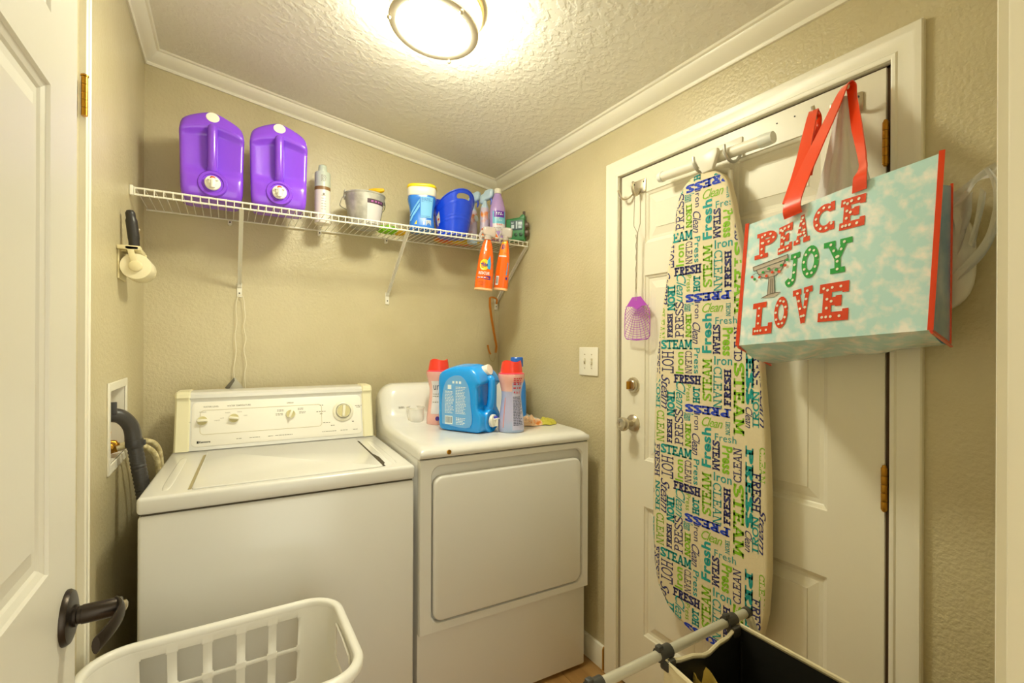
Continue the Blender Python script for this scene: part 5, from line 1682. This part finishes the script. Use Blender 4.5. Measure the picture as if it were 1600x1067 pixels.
# horizontal stations: corners + straight sides split at the openings
def stations(z):
    s = (RZ_ - z) * .06
    hx, hy, r = HX - s, HY - s, CR - s * .4
    p = []
    def line(a, b, ts):
        for t in ts:
            p.append((a[0] + (b[0] - a[0]) * t, a[1] + (b[1] - a[1]) * t))
    def cor(cx, cy, a0):
        for k in range(9):
            p.append((cx + r * math.cos(R(a0 + 90 * k / 8)), cy + r * math.sin(R(a0 + 90 * k / 8))))
    L5 = []
    for k in range(5):
        c = (k + .5) / 5
        L5 += [c - .073, c - .066, c + .066, c + .073]
    L3 = []
    for k in range(3):
        c = (k + .5) / 3
        L3 += [c - .122, c - .112, c + .112, c + .122]
    cor(hx - r, hy - r, 0); line((hx - r, hy), (-hx + r, hy), L5)
    cor(-hx + r, hy - r, 90); line((-hx, hy - r), (-hx, -hy + r), L3)
    cor(-hx + r, -hy + r, 180); line((-hx + r, -hy), (hx - r, -hy), L5)
    cor(hx - r, -hy + r, 270); line((hx, -hy + r), (hx, hy - r), L3)
    return p
zl = []
z = RZ_ - .03
rows = []
while z > .10:
    rows.append((z, z - .078)); z -= .087
lev = [RZ_, RZ_ - .015]
for a, b in rows:
    lev += [a, a - .004, b + .004, b]
lev += [.05, .0]
vs = []
for z in lev:
    vs.append([bm.verts.new((x, y, z)) for x, y in stations(z)])
n = len(vs[0])
seg = []            # opening index of every horizontal segment
idx = 0
lay = [('c', 9), ('l', 20), ('c', 9), ('s', 12), ('c', 9), ('l', 20), ('c', 9), ('s', 12)]
cls = []
for kind, cnt in lay:
    for k in range(cnt):
        cls.append((kind, k))
for li in range(len(lev) - 1):
    row = (li - 2) // 4 if li >= 2 else -1
    sub = (li - 2) % 4 if li >= 2 else -1
    for j in range(n):
        kind, k = cls[j]
        hole = False
        if row >= 0 and row < len(rows) and kind in 'ls' and sub in (0, 1, 2):
            q = k % 4
            if kind == 's' and row == 0:
                q = {True: 1, False: 3}[1 <= k <= 9]
                hole = (q == 1)
            elif q in (0, 1, 2):
                hole = True if (sub == 1 or q == 1) else False
            if kind == 's' and row in (1,):
                hole = False
        if not hole:
            bm.faces.new((vs[li][j], vs[li + 1][j], vs[li + 1][(j + 1) % n], vs[li][(j + 1) % n]))
bm.faces.new(vs[-1])
o = obj('body', bm, M_BSK, bs, 40)
md = o.modifiers.new('wall', 'SOLIDIFY'); md.thickness = .0035; md.offset = 0
bm = NB()
rp = []
for (dx, dz) in ((-.003, -.010), (-.004, .002), (.000, .007), (.007, .008), (.015, .005), (.018, -.002), (.0175, -.013), (.015, -.013), (.0135, -.003), (.007, .002), (.001, -.001), (-.001, -.010)):
    rp.append([(x, y, RZ_ + dz) for x, y in rrect(2 * (HX + dx), 2 * (HY + dx), CR + dx, 12)])
rp.append(rp[0])
loft(bm, rp, 0, False, False); bmesh.ops.remove_doubles(bm, verts=bm.verts[:], dist=1e-6)
obj('rim', bm, M_BSK, bs, 60)
for sx in (-1, 1):     # raised arch moulded into each end
    bm = NB(); tube(bm, [(sx * (HX - .006), y, z) for y, z in ((-.085, .53), (-.085, .60), (-.075, .618), (0, .622), (.075, .618), (.085, .60), (.085, .53))], .003, 6); obj('moulded_arch', bm, M_BSK, bs)

# ------------------------------------------------------------------ laundry hamper
hm = thing('laundry_hamper', 'fabric laundry hamper with black lining slung on a metal tube frame', 'hamper', (.80, .42, 0))
HO = Vector((.80, .42, 0))
M_ALU = mat('hamper_tube', '#C9C5B4', .35, .35); M_CLIP = mat('clip_dark', '#3A3833', .5)
M_CAN = mat('canvas_cream', '#DCD0AC', .8, bump=(300, .3)); M_LIN = mat('lining_black', '#1B1A18', .5, bump=(40, .25, .004))
HZ = .750
for y in (.637, .20):
    bm = NB(); tube(bm, [Vector((.45, y, HZ)) - HO, Vector((1.012, y, HZ)) - HO], .0095, 14); obj('frame_rod', bm, M_ALU, hm)
for x in (.455, 1.014):
    for ya, yb_ in ((.637, .215), (.20, .622)):
        xo = .0 if ya > .5 else (.014 if x > .8 else -.014)
        bm = NB(); tube(bm, [Vector((x + xo, ya, HZ - .002)) - HO, Vector((x + xo, yb_, .01)) - HO], .0085, 10); obj('leg', bm, M_ALU, hm)
for y in (.637, .20):
    bm = NB(); lathe(bm, [(.0115, 0), (.0115, .012), (.006, .016)], 14, M=Matrix.Translation(Vector((1.004, y, HZ)) - HO) @ Matrix.Rotation(R(90), 4, 'Y')); obj('tube_end_cap', bm, M_CLIP, hm)
for y in (.637, .20):
    for x in (.560, .738, .948):
        bm = NB()
        tube(bm, [Vector((x - .016, y, HZ)) - HO, Vector((x + .016, y, HZ)) - HO], .0135, 14)
        sg = -1 if y > .5 else 1
        box(bm, Vector((x - .012, y + (sg * .022 if sg < 0 else .0), HZ - .026)) - HO, Vector((x + .012, y + (0 if sg < 0 else sg * .022), HZ - .004)) - HO, .004)
        box(bm, Vector((x - .020, y - .006, HZ + .006)) - HO, Vector((x - .006, y + .006, HZ + .019)) - HO, .003)
        obj('frame_clip', bm, M_CLIP, hm)
BXa, BXb, BYa, BYb = .728, .966, .215, .628
def bagring(z, ins, n=14, top=False):
    p = []
    xa, xb, ya, yb_ = BXa + ins, BXb - ins, BYa + ins, BYb - ins
    tz = lambda x, y: z
    sag = lambda t: .014 * math.sin(math.pi * t) + .004 * math.sin(t * 17) * math.sin(math.pi * t)
    for k in range(n):
        t = k / n; p.append((xa + (xb - xa) * t, yb_ - (.012 * math.sin(math.pi * t) if top else 0), z - (sag(t) if top else 0)))
    for k in range(n):
        t = k / n; p.append((xb, yb_ + (ya - yb_) * t, z))
    for k in range(n):
        t = k / n; p.append((xb + (xa - xb) * t, ya, z - (sag(t) if top else 0)))
    for k in range(n):
        t = k / n; p.append((xa, ya + (yb_ - ya) * t, z - (.02 * math.sin(math.pi * t) if top else 0)))
    return [Vector(q) - HO for q in p]
bm = NB(); loft(bm, [bagring(.742, 0, top=True), bagring(.715, 0, top=True), bagring(.55, .0), bagring(.30, .004), bagring(.10, .012)], 0, False, True); obj('canvas_bag', bm, M_CAN, hm, 60)
bm = NB(); loft(bm, [bagring(.738, .004, top=True), bagring(.715, .004, top=True), bagring(.55, .006), bagring(.30, .010), bagring(.105, .02)], 0, False, True); l = obj('lining', bm, M_LIN, hm, 60); l['label'] = 'black inner lining'
bm = NB(); tube(bm, [p + Vector((0, 0, .742 - .740)) for p in bagring(.742, .002, top=True)], .004, 6, closed=True); obj('hem', bm, M_CAN, hm)
bm = NB(); tube(bm, [Vector((BXb - .006, BYb - .012, .71)) - HO, Vector((BXb - .014, BYb - .02, .12)) - HO], .0022, 5); obj('lining_seam', bm, M_LIN, hm)
for i, (x, y, z, rx, lab) in enumerate(((.768, .583, .405, 0, 'yellow folded towel end inside the hamper, the flat left one'), (.816, .578, .405, 0, 'yellow rolled towel end inside the hamper, the one with the round hollow'))):
    b = NB()
    if i == 0:
        prof = [(-.024, -.010), (.0, -.014), (.022, -.008), (.024, .006), (.0, .013), (-.022, .008)]
        loft(b, [[(a * s, c * s, h) for a, c in prof] for h, s in ((-.28, 1), (.0, 1), (.18, 1), (.272, 1), (.283, .9))])
    else:
        rings = []
        for h, s in ((-.28, 1.), (.1, 1.), (.24, 1.0), (.28, .96), (.292, .88)):
            rings.append([((.022 * s + .002 * math.sin(3 * a)) * math.cos(a), (.030 * s) * math.sin(a), h + .014 * math.sin(a)) for a in [2 * math.pi * k / 24 for k in range(24)]])
        for h, s in ((.284, .72), (.15, .6)):
            rings.append([((.022 * s) * math.cos(a), (.030 * s) * math.sin(a), h + .014 * math.sin(a)) for a in [2 * math.pi * k / 24 for k in range(24)]])
        loft(b, rings)
    tag(obj('towel', b, mat('towel_yellow', '#D9BE5E', .85, bump=(220, .4)), loc=(x, y, z), rot=(R(-4), R(rx), 0), angle=60), lab, 'towel')
